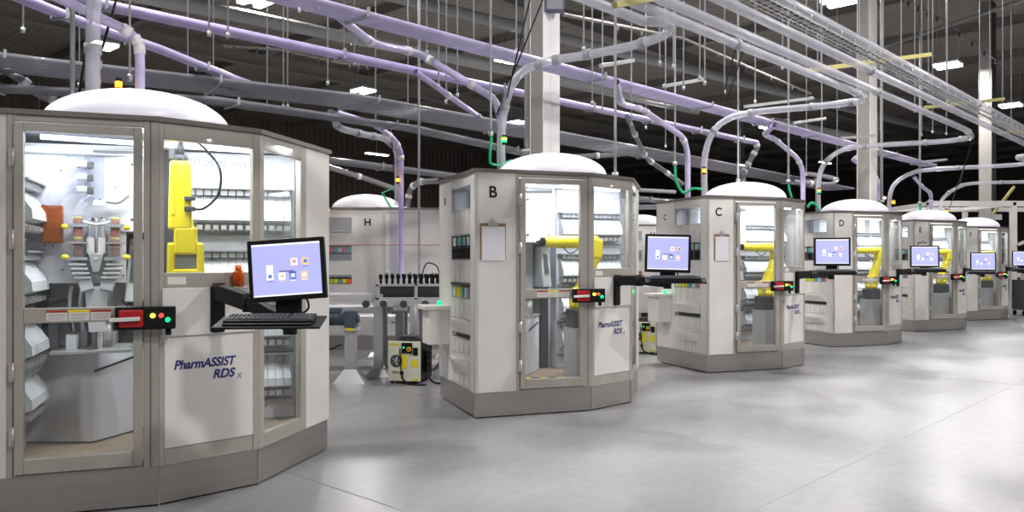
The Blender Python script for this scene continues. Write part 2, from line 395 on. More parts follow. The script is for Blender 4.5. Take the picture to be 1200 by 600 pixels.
def cabinet(p0, letter, label, ang=ANG, near=False, left_racks=False, clip=True, texty=True):
    t = empty('dispensing_cabinet', (p0[0], p0[1], 0), ang); tag(t, label, 'dispensing machine', 'dispensing cabinets in the row')
    ZB = .235; ZT = 2.275
    MB().prism(inset(P, .012), .012, ZB).build('plinth', 'steel', t)
    for fr in (FR0, FR1, FR2): MB().fbox(fr, .0, .005, .0, ZB, -.012, -.005).build('plinth_seam', 'grey', t)
    MB().prism(inset(P, .05), 0, .015).build('foot', 'dark', t)
    MB().prism(inset(P, .05), ZB, .275).build('cabinet_floor', 'brownfloor', t)
    # back and right-hand outer walls
    MB().box(0, 2.22, 1.27, 1.30, ZB, ZT).build('back_panel', 'inner', t)
    fr4, L4 = face(3,4); MB().fbox(fr4, 0, L4, ZB, ZT, -.03, 0).build('rear_corner_panel', 'white', t)
    # bin face (left)
    A0, A1 = .16, .80                                     # bins run between these
    mb = MB()
    mb.fbox(FRL, 0, A0, ZB, ZT, -.03, 0); mb.fbox(FRL, A1, LL, ZB, ZT, -.03, 0)
    opens = [(1.94, 2.17), (1.46, 1.70), (1.09, 1.235), (.70, .85)]
    zs = [ZT] + [z for a, b in opens for z in (b, a)] + [ZB]
    for k in range(0, len(zs), 2): mb.fbox(FRL, A0, A1, zs[k+1], zs[k], -.03, -.004)
    mb.build('bin_wall', 'white', t)
    for q in range(4):
        a0 = A0+.16*q
        for z0, z1 in ((1.71, 1.93), (1.245, 1.45), (.90, 1.08), (.56, .69), (.26, .46)):
            MB().fbox(FRL, a0+.006, a0+.154, z0, z1, -.005, .003).fbox(FRL, a0+.02, a0+.075, z0, z1, -.005, .014).fbox(FRL, a0+.10, a0+.15, z0, z1, -.005, .010).build('bin_chute', 'white', t, .006)
    mb = MB()
    for z in (.86, .48):                                  # two scooped lips standing out of the bin wall
        poly = [(0, A0), (-.02, A0), (-.055, A0+.12), (-.075, (A0+A1)/2), (-.055, A1-.12), (-.02, A1), (0, A1)]
        mb.prism(poly, z, z+.025); 
        lo = [mb.bm.verts.new((x*.4, y, z-.10)) for x, y in poly]; hi = [mb.bm.verts.new((x, y, z)) for x, y in poly]
        for i in range(len(poly)-1): mb.bm.faces.new((lo[i], lo[i+1], hi[i+1], hi[i]))
    mb.build('scoop_lip', 'white', t)
    MB().fbox(FRL, A0, A1, 1.93, 1.945, -.2, .012).fbox(FRL, A0, A1, 2.165, 2.175, -.2, .004).fbox(FRL, A0-.006, A0, 1.94, 2.17, -.2, .0).fbox(FRL, A1, A1+.006, 1.94, 2.17, -.2, .0).build('hatch_frame', 'lgrey', t)
    MB().fbox(FRL, A0, A1, 1.945, 2.165, -.012, -.008).build('hatch_glass', 'glass', t)
    mb = MB()
    for a, b in opens[1:]: mb.fbox(FRL, A0, A1, a, b, -.09, -.08); mb.fbox(FRL, A0, A1, a, a+.01, -.09, 0)
    mb.build('tray_back', 'grey', t)
    mb = MB(); 
    for q in range(5): mb.fbox(FRL, A0+.16*q-.006, A0+.16*q+.006, 1.46, 1.70, -.08, .0)
    mb.fbox(FRL, A0, A1, 1.575, 1.585, -.08, 0).build('tray_divider', 'dark', t)
    for q in range(8):
        a0 = A0+.08*q+.012
        MB().fbox(FRL, a0, a0+.055, 1.60, 1.68, -.06, -.01).build('tray_card', ['teal', 'lgrey', 'lgrey', 'teal', 'lgrey','teal','lgrey','stick'][q], t)
        MB().fbox(FRL, a0, a0+.05, 1.10, 1.20, -.09, -.01).build('bin_label', ['pink','teal','stick','blue','lime','ico_','lime','stick'][q].replace('ico_','hazard'), t)
    MB().fbox(FRL, A0, A1, 1.215, 1.235, -.12, .012).build('tray_rail', 'dark', t)
    MB().fbox(FRL, A0+.05, A1-.05, .715, .79, -.11, -.03).build('tray_parts', 'dark', t, .01)
    # delivery ledge on the bin face, towards the back
    MB().side([(.88,.60),(1.16,.60),(1.16,.96),(.88,.96)], -.22, 0).build('delivery_box', 'white', t, .01)
    MB().side([(.86,.955),(1.18,.955),(1.18,1.0),(.86,1.0)], -.27, 0).build('delivery_ledge', 'white', t, .008)
    MB().cyl((-.10,.9,1.0),(-.10,.9,1.045),.022,12).build('ledge_lamp', 'ledG', t)
    # front: lettered panel
    MB().fbox(FR0, 0, .40, ZB, ZT, -.03, 0).build('lettered_panel', 'white', t, .004)
    text('letter', letter, .15, 'black', t, (.17, -.0015, 2.04), (R(90), 0, 0), off=.0028, align='CENTER')
    text('letter', letter, .11, 'black', t, (-.0015, 1.06, 2.03), (R(90), 0, R(-90)), off=.002, align='CENTER')
    # front frame round the door
    mb = MB().fbox(FR0, .40, .432, ZB, ZT, -.05, .006).fbox(FR0, 1.098, 1.18, ZB, ZT, -.05, .006).fbox(FR0, .432, 1.098, 2.235, ZT, -.05, .006).fbox(FR0,.432,1.098,ZB,.25,-.05,.006)
    mb.build('door_frame', 'frame', t, .004)
    MB().fbox(FR0, 1.132, 1.140, ZB, ZT-.005, .0062, .0075).fbox(FR0, .45, 1.08, 2.262, 2.268, .0062, .0075).build('frame_groove', 'roof', t)
    # door
    d = MB().fbox(FR0, .438, .486, .255, 2.228, -.02, .028).fbox(FR0, 1.045, 1.092, .255, 2.228, -.02, .028).fbox(FR0, .486, 1.045, 2.18, 2.228, -.02, .028).fbox(FR0, .486, 1.045, .255, .34, -.02, .028).fbox(FR0, .486, 1.045, 1.10, 1.185, -.015, .026).build('door', 'frame', t, .004)
    MB().fbox(FR0, .486, 1.045, .34, 1.10, .0, .006).fbox(FR0, .486, 1.045, 1.185, 2.18, .0, .006).build('door_glass', 'glass', d)
    for k in range(3):
        x0 = .60+.112*k
        s = MB().fbox(FR0, x0, x0+.104, 1.112, 1.172, .0262, .028).build('warning_sticker', 'stick', d)
        MB().fbox(FR0, x0, x0+.104, 1.158, 1.172, .028, .0288).build('sticker_band', 'hazard' if k == 1 else 'stickred', s)
        MB().fbox(FR0, x0+.01, x0+.094, 1.143, 1.147, .028, .0286).fbox(FR0, x0+.01, x0+.09, 1.132, 1.135, .028, .0286).fbox(FR0, x0+.01, x0+.08, 1.121, 1.124, .028, .0286).build('sticker_lines', 'grey', s)
    for z in (.42, .78, 1.52, 1.98):
        MB().fbox(FR0, .418, .44, z, z+.10, .006, .034).cyl((.436,-.036,z-.005),(.436,-.036,z+.105),.008,8).build('hinge', 'alu', d)
    # interlock box with red handle
    bx = MB().fbox(FR0, .955, 1.275, 1.055, 1.185, .030, .10).build('interlock_box', 'black', t, .006)
    MB().fbox(FR0, .975, 1.105, 1.07, 1.17, .10, .115).build('red_plate', 'red', bx, .012)
    MB().bar((.93, -.135, 1.115), (1.09, -.135, 1.12), .02, .022).bar((1.07,-.135,1.118),(1.07,-.10,1.118),.02).build('handle', 'stick', bx, .004)
    for dx, dz, m in ((1.155, 1.135, 'ledY'), (1.20, 1.135, 'ledR'), (1.235, 1.11, 'ledG')):
        MB().cyl((dx, -.10, dz), (dx, -.115, dz), .014, 12).build('indicator_light', m, bx)
    MB().cyl((1.235,-.065,1.055),(1.235,-.065,1.02),.016,12).build('cable_gland', 'black', bx)
    # angled face: window over the arm panel
    mb = MB().fbox(FR1, 0, .03, ZB, ZT, -.04, .004).fbox(FR1, .595, L1, ZB, ZT, -.04, .004).fbox(FR1, .03, .595, 2.175, ZT, -.04, .004).fbox(FR1, .03, .595, 1.29, 1.38, -.04, .004).fbox(FR1, .03, .595, ZB, .335, -.04, .0)
    mb.build('corner_frame', 'frame', t, .004)
    MB().fbox(FR1, .03, .595, 1.38, 2.175, -.012, -.006).build('window_glass', 'glass', t)
    MB().fbox(FR1, .012, .60, 1.0, 1.29, -.03, .022).build('arm_panel', 'white', t, .006)
    MB().fbox(FR1, .03, .595, .335, 1.0, -.03, .006).build('logo_panel', 'white', t, .004)
    MB().fbox(FR1, .05, .16, 1.31, 1.355, .0042, .0055).build('data_sticker', 'stick', t)
    a1 = math.atan2(FR1[1][1], FR1[1][0])
    def on1(a, z, d): return (FR1[0][0]+FR1[1][0]*a+FR1[2][0]*d, FR1[0][1]+FR1[1][1]*a+FR1[2][1]*d, z)
    if texty:
        text('lettering', 'PharmASSIST', .077, 'navy', t, on1(.085, .80, .0065), (R(90), 0, a1), shear=.25, off=.0024, sx=.90)
        text('lettering', 'RDS', .077, 'navy', t, on1(.325, .725, .0065), (R(90), 0, a1), shear=.25, off=.0024)
        text('lettering', 'x', .058, 'purp_ink', t, on1(.485, .712, .0065), (R(90), 0, a1), shear=.25, off=.001)
    text('etched_lettering', 'innovation', .10, 'ghost', t, on1(.13, 2.03, -.0055), (R(90), 0, a1), shear=.2)
    # right face: tall window, then a white panel
    mb = MB().fbox(FR2, 0, .055, ZB, ZT, -.04, .004).fbox(FR2, .56, .64, ZB, ZT, -.04, .004).fbox(FR2, .055, .56, 2.175, ZT, -.04, .004).fbox(FR2, .055, .56, ZB, .33, -.04, .004)
    mb.build('side_frame', 'frame', t, .004)
    MB().fbox(FR2, .055, .56, .33, 2.175, -.012, -.006).build('window_glass', 'glass', t)
    MB().fbox(FR2, .64, L2, ZB, ZT, -.03, .0).build('side_panel', 'white', t, .004)
    # roof with the hole under the dome, and the dome
    C = (1.02, .63); ro = inset(P, -.018); bm = MB(); n = 60
    def ray(th):
        best = 9
        for i in range(len(ro)):
            a = Vector(ro[i])-Vector(C); b = Vector(ro[(i+1) % len(ro)])-Vector(C); d = Vector((math.cos(th), math.sin(th))); e = b-a
            den = d.x*e.y-d.y*e.x
            if abs(den) < 1e-9: continue
            s = (a.x*e.y-a.y*e.x)/den; u = (a.x*d.y-a.y*d.x)/den
            if s > 0 and -1e-6 <= u <= 1+1e-6: best = min(best, s)
        return best
    ths = sorted([2*PI*k/n for k in range(n)] + [math.atan2(y-C[1], x-C[0]) % (2*PI) for x, y in ro])
    rings = []
    for th in ths:
        c_, s_ = math.cos(th), math.sin(th); R2 = ray(th)
        rings.append([bm.bm.verts.new((C[0]+r*c_, C[1]+r*s_, z)) for r, z in ((.54, 2.274), (R2, 2.274), (R2, 2.303), (.54, 2.303))])
    for k in range(len(rings)):
        a = rings[k]; b = rings[(k+1) % len(rings)]
        for q in range(4): bm.bm.faces.new((a[q], a[(q+1) % 4], b[(q+1) % 4], b[q]))
    bm.build('roof', 'roof', t)
    prof = [(.565, 0), (.565, .02)] + [(.565*math.cos(q), .02+.235*math.sin(q)) for q in [R(x) for x in range(6, 90, 6)]] + [(0, .255)]
    MB().lathe(prof, (C[0], C[1], 2.303), 56).build('dome', 'dome', t)
    # ceiling of the lit chamber with its lamps
    MB().prism(inset(P, .04), 2.255, 2.272).build('chamber_ceiling', 'inner', t)
    MB().box(.50, 1.45, .16, .21, 2.235, 2.256).build('light_strip', 'strip', t)
    MB().box(1.20, 2.0, .80, .85, 2.235, 2.256).build('light_strip', 'strip', t)
    area('chamber_light', (.92, .24, 2.23), (R(14), 0, 0), 1.1, .25, CAB_W, CAB_COL, t); area('chamber_light', (1.6, .66, 2.23), (0, 0, 0), .8, .4, CAB_W, CAB_COL, t)
    area('dome_fill_light', (C[0], C[1], 2.33), (PI, 0, 0), .8, .8, DOME_W, (1, .98, 1), t)  # unseen light added inside the dome to make it glow
    # inside: upper housing, column, counter, rails
    MB().prism([(.20,.72),(.28,.66),(1.02,.60),(1.09,.70),(1.09,1.26),(.20,1.26)], 1.64, 2.20).build('upper_housing', 'inner', t, .006)
    MB().fbox(((.28,.66),(.997,-.077),(-.077,-.997)), 0, .74, 2.15, 2.165, .0, .012).build('housing_rail', 'grey', t)
    mb = MB()
    for x in (.45, .75, .98):
        for z in (1.72, 2.08): mb.cyl((x, .64, z), (x, .60, z), .009, 8)
    mb.build('housing_bolt', 'dark', t)
    MB().prism([(.30,.78),(.75,.62),(.97,.93),(1.06,1.08),(1.06,1.26),(.30,1.26)], .285, .87).build('counter', 'inner', t, .004)
    MB().prism([(.29,.76),(.75,.60),(.99,.93),(1.07,1.06),(1.07,1.26),(.29,1.26)], .87, .885).build('counter_top', 'lgrey', t)
    MB().bar((.76,.612,.74),(.985,.912,.80),.004,.014).build('counter_slot', 'black', t)
    MB().box(1.12, 1.20, 1.16, 1.24, .275, 2.26).build('inner_post', 'dark', t)
    MB().box(2.04, 2.09, 1.18, 1.23, .275, 2.26).build('inner_post', 'grey', t)
    MB().bar((.5,.35,2.2),(1.8,.62,2.2),.02,.03).build('air_rail', 'lgrey', t)
    # hazard stripe on the floor
    mb = MB(); mb2 = MB()
    for k in range(0 if near else 12):
        (mb if k % 2 else mb2).bar((.55+.09*k, .50-.012*k, .2765), (.55+.09*(k+1), .50-.012*(k+1), .2765), .035, .003)
    if not near: mb.build('hazard_stripe', 'hazard', t); mb2.build('hazard_stripe', 'dark', t)
    # racks of dispenser cells on the back wall
    MB().box(1.27, 2.05, 1.10, 1.27, .28, 2.24).build('rack_backing', 'inner', t)
    for z in (1.97, 1.52, 1.13, .76): cell_rack(t, ((1.30,1.10),(1,0),(0,-1)), 13, .055, z)
    if left_racks:
        MB().box(.03, .37, .05, .62, .28, 2.24).build('rack_backing', 'inner', t)
        for z in (1.92, 1.50, 1.13, .82): cell_rack(t, ((.37,.09),(0,1),(1,0)), 9, .055, z)
    # pedestal under the robot
    MB().box(1.16, 1.42, .34, .64, .275, .77).build('robot_pedestal', 'lgrey', t, .004)
    mb = MB()
    for k in range(10): mb.box(1.32, 1.40, .335, .342, .33+.035*k, .345+.035*k)
    mb.build('pedestal_vent', 'dark', t)
    # handling mechanism over the counter
    MB().box(.46,.92,.90,.93,1.12,1.64).build('mechanism_plate', 'lgrey', t)
    MB().box(.36,1.04,.98,1.25,.885,1.63).build('feeder_cabinet', 'dark', t, .01)
    MB().hexa([(.93,.64,1.18),(1.03,.64,1.18),(1.03,.95,1.18),(.93,.95,1.18),(.95,.76,1.60),(1.03,.76,1.60),(1.03,.95,1.60),(.95,.95,1.60)]).build('printer_head', 'lgrey', t, .01)
    MB().hexa([(.96,.665,1.32),(1.01,.665,1.32),(1.01,.69,1.32),(.96,.69,1.32),(.97,.724,1.52),(1.01,.724,1.52),(1.01,.75,1.52),(.97,.75,1.52)]).build('printer_window', 'dark', t)
    MB().box(.50,.62,.80,.98,.885,1.04).box(.72,.86,.78,.96,.885,.98).box(.64,.70,.74,.80,.885,1.08).build('counter_device', 'alu', t, .006)
    MB().cyl((.80,.74,.885),(.80,.74,1.06),.05,16).cyl((.80,.74,1.06),(.80,.74,1.075),.075,16).cyl((.80,.74,1.13),(.80,.74,1.15),.06,16).build('capper', 'alu', t)
    if near:
        pf = ((.30,.58),(.997,.07),(.07,-.997))
        def on(a, z, d): return (pf[0][0]+pf[1][0]*a+pf[2][0]*d, pf[0][1]+pf[1][1]*a+pf[2][1]*d, z)
        MB().fbox(pf, .02, .645, 1.31, 2.17, -.01, 0).build('mechanism_board', 'inner', t)
        MB().fbox(pf, .02, .76, 2.125, 2.135, .0, .02).fbox(pf, .64, .76, 1.66, 2.12, -.01, .0).build('board_rail', 'grey', t)
        MB().fbox(pf, .41, .55, 1.83, 2.13, .0, .06).build('clear_channel', 'acrylic', t)
        MB().fbox(pf, .31, .44, 1.93, 2.12, .0, .08).build('clear_channel', 'acrylic', t)
        mb = MB()
        for z in (1.90, 1.98, 2.06): mb.fbox(pf, .425, .46, z-.022, z+.018, .06, .10)
        mb.build('valve_block', 'dark', t, .004)
        mb = MB()
        for z in (1.90, 1.98, 2.06): mb.fbox(pf, .36, .425, z-.02, z+.024, .06, .10)
        mb.build('valve_cylinder', 'alu', t, .01)
        MB().tube(smooth_path([on(.42,1.99,.07), on(.36,1.95,.08), on(.27,1.88,.09), on(.22,1.78,.09)]), .045, 16).build('supply_chute', 'acrylic', t)
        MB().tube(smooth_path([on(.45,1.86,.07), on(.39,1.80,.08), on(.37,1.73,.09)]), .032, 14).build('supply_chute', 'acrylic', t)
        MB().tube(smooth_path([on(.52,1.84,.07), on(.60,1.83,.08), on(.66,1.88,.08)]), .016, 10).tube(smooth_path([on(.40,1.70,.10), on(.48,1.68,.12), on(.56,1.70,.10)]), .01, 10).build('supply_pipe', 'alu', t)
        MB().fbox(pf, .46,.53,1.80,1.835,.06,.10).build('junction', 'stick', t, .004)
        MB().fbox(pf, .17, .29, 1.56, 1.80, .03, .11).build('vial_hopper', 'amber', t, .006)
        MB().fbox(pf, .18, .28, 1.57, 1.70, .04, .10).build('hopper_fill', mat('amber_pills', (.20,.06,.02), .6, noise=(60,.4)), t, .006)
        for a0 in (.335, .545):
            tt = MB().fbox(pf, a0, a0+.075, 1.47, 1.74, .05, .12).build('vial_magazine', 'acrylic', t)
            for k in range(4):
                c = on(a0+.038, 0, .085); z = 1.48+.063*k
                MB().cyl((c[0],c[1],z),(c[0],c[1],z+.045),.028,14).build('vial', 'orange' if k == 2 else 'amber', tt)
                MB().cyl((c[0],c[1],z+.045),(c[0],c[1],z+.058),.026,14).build('vial_cap', 'hazard' if k % 2 else 'amber', tt)
            MB().fbox(pf, a0-.02, a0+.095, 1.665, 1.685, .04, .135).fbox(pf, a0-.02, a0+.095, 1.455, 1.475, .04, .135).fbox(pf,a0-.02,a0+.095,1.56,1.57,.04,.13).build('magazine_clamp', 'grey', tt)
            for z in (1.475, 1.665):
                s = -1 if a0 < .4 else 1; a = a0+.038+s*.068
                MB().lathe([(0,-.018),(.018,-.013),(.023,0),(.018,.013),(0,.018)], on(a, z, .12), 14).build('clamp_knob', 'hazard', tt)
            s = 1 if a0 < .4 else -1
            g = MB()
            for k in range(4): g.fbox(pf, a0-.012+s*.01*k, a0+.087+s*.01*k, 1.42-.028*k, 1.436-.028*k, .03, .13)
            g.build('gripper_plate', 'alu', tt, .004)
            MB().bar(on(a0+.04+s*.035, 1.33, .08), on(a0+.04+s*.055, 1.26, .09), .075, .07).build('gripper_block', 'lgrey', tt, .008)
        for a0 in (.425, .465, .505): MB().fbox(pf, a0, a0+.018, 1.48, 1.72, .02, .05).build('slide_rail', 'alu', t, .004)
        MB().fbox(pf,.42,.465,1.50,1.60,.05,.09).fbox(pf,.485,.53,1.50,1.60,.05,.09).build('slide_carriage','stick',t,.004)
        MB().hexa([on(.458,1.38,.05),on(.492,1.38,.05),on(.492,1.38,.11),on(.458,1.38,.11),on(.43,1.50,.05),on(.52,1.50,.05),on(.52,1.50,.11),on(.43,1.50,.11)]).cyl(on(.475,1.46,.105),on(.475,1.46,.114),.013,14).build('nose_block', 'alu', t, .004)
        MB().hexa([on(.435,1.00,.03),on(.525,1.00,.03),on(.525,1.00,.09),on(.435,1.00,.09),on(.41,1.29,.03),on(.54,1.29,.03),on(.54,1.29,.09),on(.41,1.29,.09)]).build('discharge_hood', 'inner', t)
        for k in range(4): MB().tube(smooth_path([on(.33+.03*k,1.29,.0), on(.32+.03*k,1.15,.01), on(.34+.03*k,1.0,.0)]), .012, 8).build('air_hose', 'dark' if k % 2 else 'lgrey', t)
        mb = MB()
        for k in range(30):
            a = random.uniform(.06,.74); z = random.uniform(1.70,2.1) if k % 2 else random.uniform(1.34,1.7); a = min(a, .63); mb.cyl(on(a,z,0), on(a,z,.012), .006, 6)
        mb.build('board_screw', 'dark', t)
        MB().fbox(pf,.0,.16,.90,1.10,-.1,.02).fbox(pf,.20,.25,.88,1.22,-.1,.0).build('feeder_module','dark',t,.006)
        MB().tube(smooth_path([on(.1,.92,-.02), on(.12,1.1,.02), on(.3,1.2,.0), on(.33,1.0,.02)]), .008, 8).tube(smooth_path([on(.6,.92,.0), on(.68,1.1,.02), on(.62,1.2,.03)]), .008, 8).build('cable', 'black', t)
        MB().box(.52,.98,.50,.66,.865,.885).build('counter_shelf','alu',t,.003)
        MB().box(.60,.66,.58,.66,.885,.98).box(.78,.80,.58,.66,.885,1.0).build('guide_bracket','inner',t,.003)
    return t

def clipboard(t, label, a0=.045, a1=.295, z0=1.46, z1=1.82):
    M_ = t.matrix_basis; p = M_ @ Vector((a0, -.004, z0))
    c = empty('clipboard', p, t.rotation_euler.z); tag(c, label, 'clipboard')
    W = a1-a0; H = z1-z0
    MB().box(0, W, -.005, 0, 0, H-.02).build('board', 'clip', c, .002)
    MB().hexa([(.014,-.007,-.006),(W-.006,-.007,-.006),(W-.006,-.006,-.006),(.014,-.006,-.006),(.014,-.012,H-.05),(W-.012,-.012,H-.05),(W-.012,-.006,H-.05),(.014,-.006,H-.05)]).build('paper', 'paper', c)
    MB().box(W*.30, W*.70, -.018, -.006, H-.045, H-.01).box(W*.42, W*.58, -.022, -.004, H-.02, H+.012).cyl((W*.5,-.02,H+.012),(W*.5,-.002,H+.012),.018,12).build('clip', 'galv', c, .003)

def arm_seg(a, b, w, h, parent, name, m='yellow', bev=.018):
    return MB().bar(a, b, w, h).build(name, m, parent, bev)
def robot(t, label, pose):
    r = empty('industrial_robot', t.matrix_basis @ Vector((1.34 if pose == 'up' else 1.265, .48, .77)), t.rotation_euler.z); tag(r, label, 'robot', 'yellow robot arms inside the cabinets')
    MB().box(-.11, .11, -.11, .11, 0, .19).build('base', 'dark', r, .015)
    MB().cyl((0,0,.19),(0,0,.27),.105,28,.095).build('turret', 'yellow', r)
    # shoulder cheeks
    MB().cyl((0,-.085,.33),(0,.085,.33),.085,28).box(-.085,.085,-.075,.075,.24,.33).build('shoulder', 'yellow', r, .01)
    S = Vector((0,0,.33)); 
    if pose == 'up':
        E = Vector((-.02,0,.76)); W = Vector((-.05,-.01,1.28))
        # fork: two cheeks with the window between them
        mb = MB()
        for s in (-1,1): mb.hexa([(-.03+s*.095-.022,-.07,.38),(-.03+s*.095+.028,-.07,.38),(-.03+s*.095+.028,.07,.38),(-.03+s*.095-.022,.07,.38),(-.03+s*.085-.024,-.07,.80),(-.03+s*.085+.024,-.07,.80),(-.03+s*.085+.024,.07,.80),(-.03+s*.085-.024,.07,.80)])
        mb.box(-.12,.06,-.07,.07,.56,.63).box(-.10,.04,-.075,.075,.72,.90).box(-.13,.07,-.08,.0,.36,.50)
        mb.build('upper_arm', 'yellow', r, .016)
        MB().box(-.10,.04,-.04,.05,.63,.72).build('elbow_housing', 'grey', r, .006)
        MB().hexa([(-.135,-.075,.88),(.015,-.075,.88),(.015,.075,.88),(-.135,.075,.88),(-.125,-.06,1.33),(-.0,-.06,1.33),(-.0,.06,1.33),(-.125,.06,1.33)]).build('forearm', 'yellow', r, .018)
        MB().fbox(((-.125,-.0735),(1,0),(0,-1)), .012,.03,.98,1.25,-.002,.003).build('forearm_lettering', 'hazard', r)
        MB().cyl((-.06,0,1.33),(-.06,0,1.37),.05,18).cyl((-.06,0,1.37),(-.06,0,1.46),.022,12).box(-.13,-.10,-.03,.03,1.34,1.41).build('wrist', 'dark', r)
        MB().box(-.035,.03,-.11,-.07,1.0,1.03).box(-.035,.03,-.11,-.07,1.07,1.095).build('cable_bracket', 'dark', r, .004)
        MB().tube(smooth_path([(-.01,-.09,1.02),(.08,-.09,1.02),(.17,-.06,1.12),(.18,-.05,1.28),(.10,-.04,1.40),(.04,0,1.46)]), .008, 8).build('cable', 'black', r)
        MB().cyl((.11,-.03,1.28),(.11,.03,1.28),.06,18).cyl((.11,-.035,1.28),(.11,.035,1.28),.025,12).box(.0,.2,-.02,.02,1.16,1.22).build('clear_guard', 'acrylic', r)
        MB().box(.05,.07,-.075,.075,.35,.42).build('data_plate','stick',r)
    else:
        E = Vector((.205,0,.80))
        MB().bar(S+Vector((0,0,-.02)), S+(E-S)*.48, .15, .12).build('upper_arm', 'yellow', r, .03)
        MB().bar(S+(E-S)*.42, E, .13, .105).build('upper_arm_link', 'yellow', r, .028)
        MB().hexa([(.10,-.075,.70),(.24,-.075,.70),(.24,.075,.70),(.10,.075,.70),(.12,-.07,.93),(.25,-.07,.90),(.25,.07,.90),(.12,.07,.93)]).build('elbow', 'yellow', r, .025)
        MB().tube([(.20,0,.875),(.02,-.01,.875),(-.22,-.02,.875),(-.36,-.03,.875),(-.40,-.03,.875)], .06, 20, True, [.066,.066,.062,.056,.044]).build('forearm', 'yellow', r)
        MB().cyl((-.40,-.03,.875),(-.43,-.033,.875),.042,18).box(-.47,-.43,-.07,.01,.86,.885).build('wrist', 'black', r)
        MB().tube(smooth_path([(-.2,-.05,.82),(-.15,-.09,.76),(-.08,-.08,.78),(-.02,-.06,.83)]), .007, 8).build('cable', 'dark', r)
        MB().box(-.09,-.08,-.09,.0,.28,.33).build('data_plate','stick',r)
    return r
PA, PB, PC, PD_, PE, PF = (-3.197,4.39), (-.337,7.44), (2.523,10.47), (5.39,13.6), (8.24,16.62), (11.02,19.7)
cabA = cabinet(PA, 'A', 'nearest white cabinet at the left edge with an upright yellow robot behind glass', near=True, left_racks=True)
cabB = cabinet(PB, 'B', 'white octagonal cabinet marked B in front of the white column')
cabC = cabinet(PC, 'C', 'white octagonal cabinet marked C at right of centre')
cabD = cabinet(PD_, 'D', 'white octagonal cabinet marked D, third from the right end')
cabE = cabinet(PE, 'E', 'small-looking white cabinet marked E, second from the right end')
cabF = cabinet(PF, 'F', 'farthest white cabinet of the row, marked F, by the aluminium frame')
CABS = [cabA, cabB, cabC, cabD, cabE, cabF]
clipboard(cabB, 'brown clipboard with white paper on the cabinet marked B')
clipboard(cabC, 'brown clipboard hanging on the cabinet marked C', .10, .33)
clipboard(cabE, 'clipboard half hidden by a screen on the cabinet marked E', .10, .35, 1.50, 1.86)
robot(cabA, 'yellow robot arm standing upright behind the window of the nearest cabinet', 'up')
for c, k in ((cabB,'B'),(cabC,'C'),(cabD,'D'),(cabE,'E'),(cabF,'F')):
    robot(c, 'yellow robot arm with level forearm inside the cabinet marked '+k, 'level')

# amber bottle on the arm panel of the nearest cabinet
def loc1(t, a, d, z): o, tt, n = FR1; return t.matrix_basis @ Vector((o[0]+tt[0]*a+n[0]*d, o[1]+tt[1]*a+n[1]*d, z))
b = empty('pill_bottle', loc1(cabA, .475, .045, 1.288), .4); tag(b, 'amber pill bottle with orange cap on the ledge behind the nearest screen', 'bottle')
MB().box(-.06,.10,-.045,.03,-.012,0).build('bracket', 'frame', b, .002)
MB().lathe([(0,0),(.034,0),(.036,.01),(.036,.085),(.028,.10),(.024,.102),(0,.102)], (0,0,0), 24).build('bottle_body', 'amber', b)
MB().lathe([(0,0),(.030,0),(.030,.082),(0,.082)], (0,0,.006), 20).build('pills', 'orange', b)
MB().cyl((0,0,.10),(0,0,.137),.021,20).build('cap', 'orange', b)

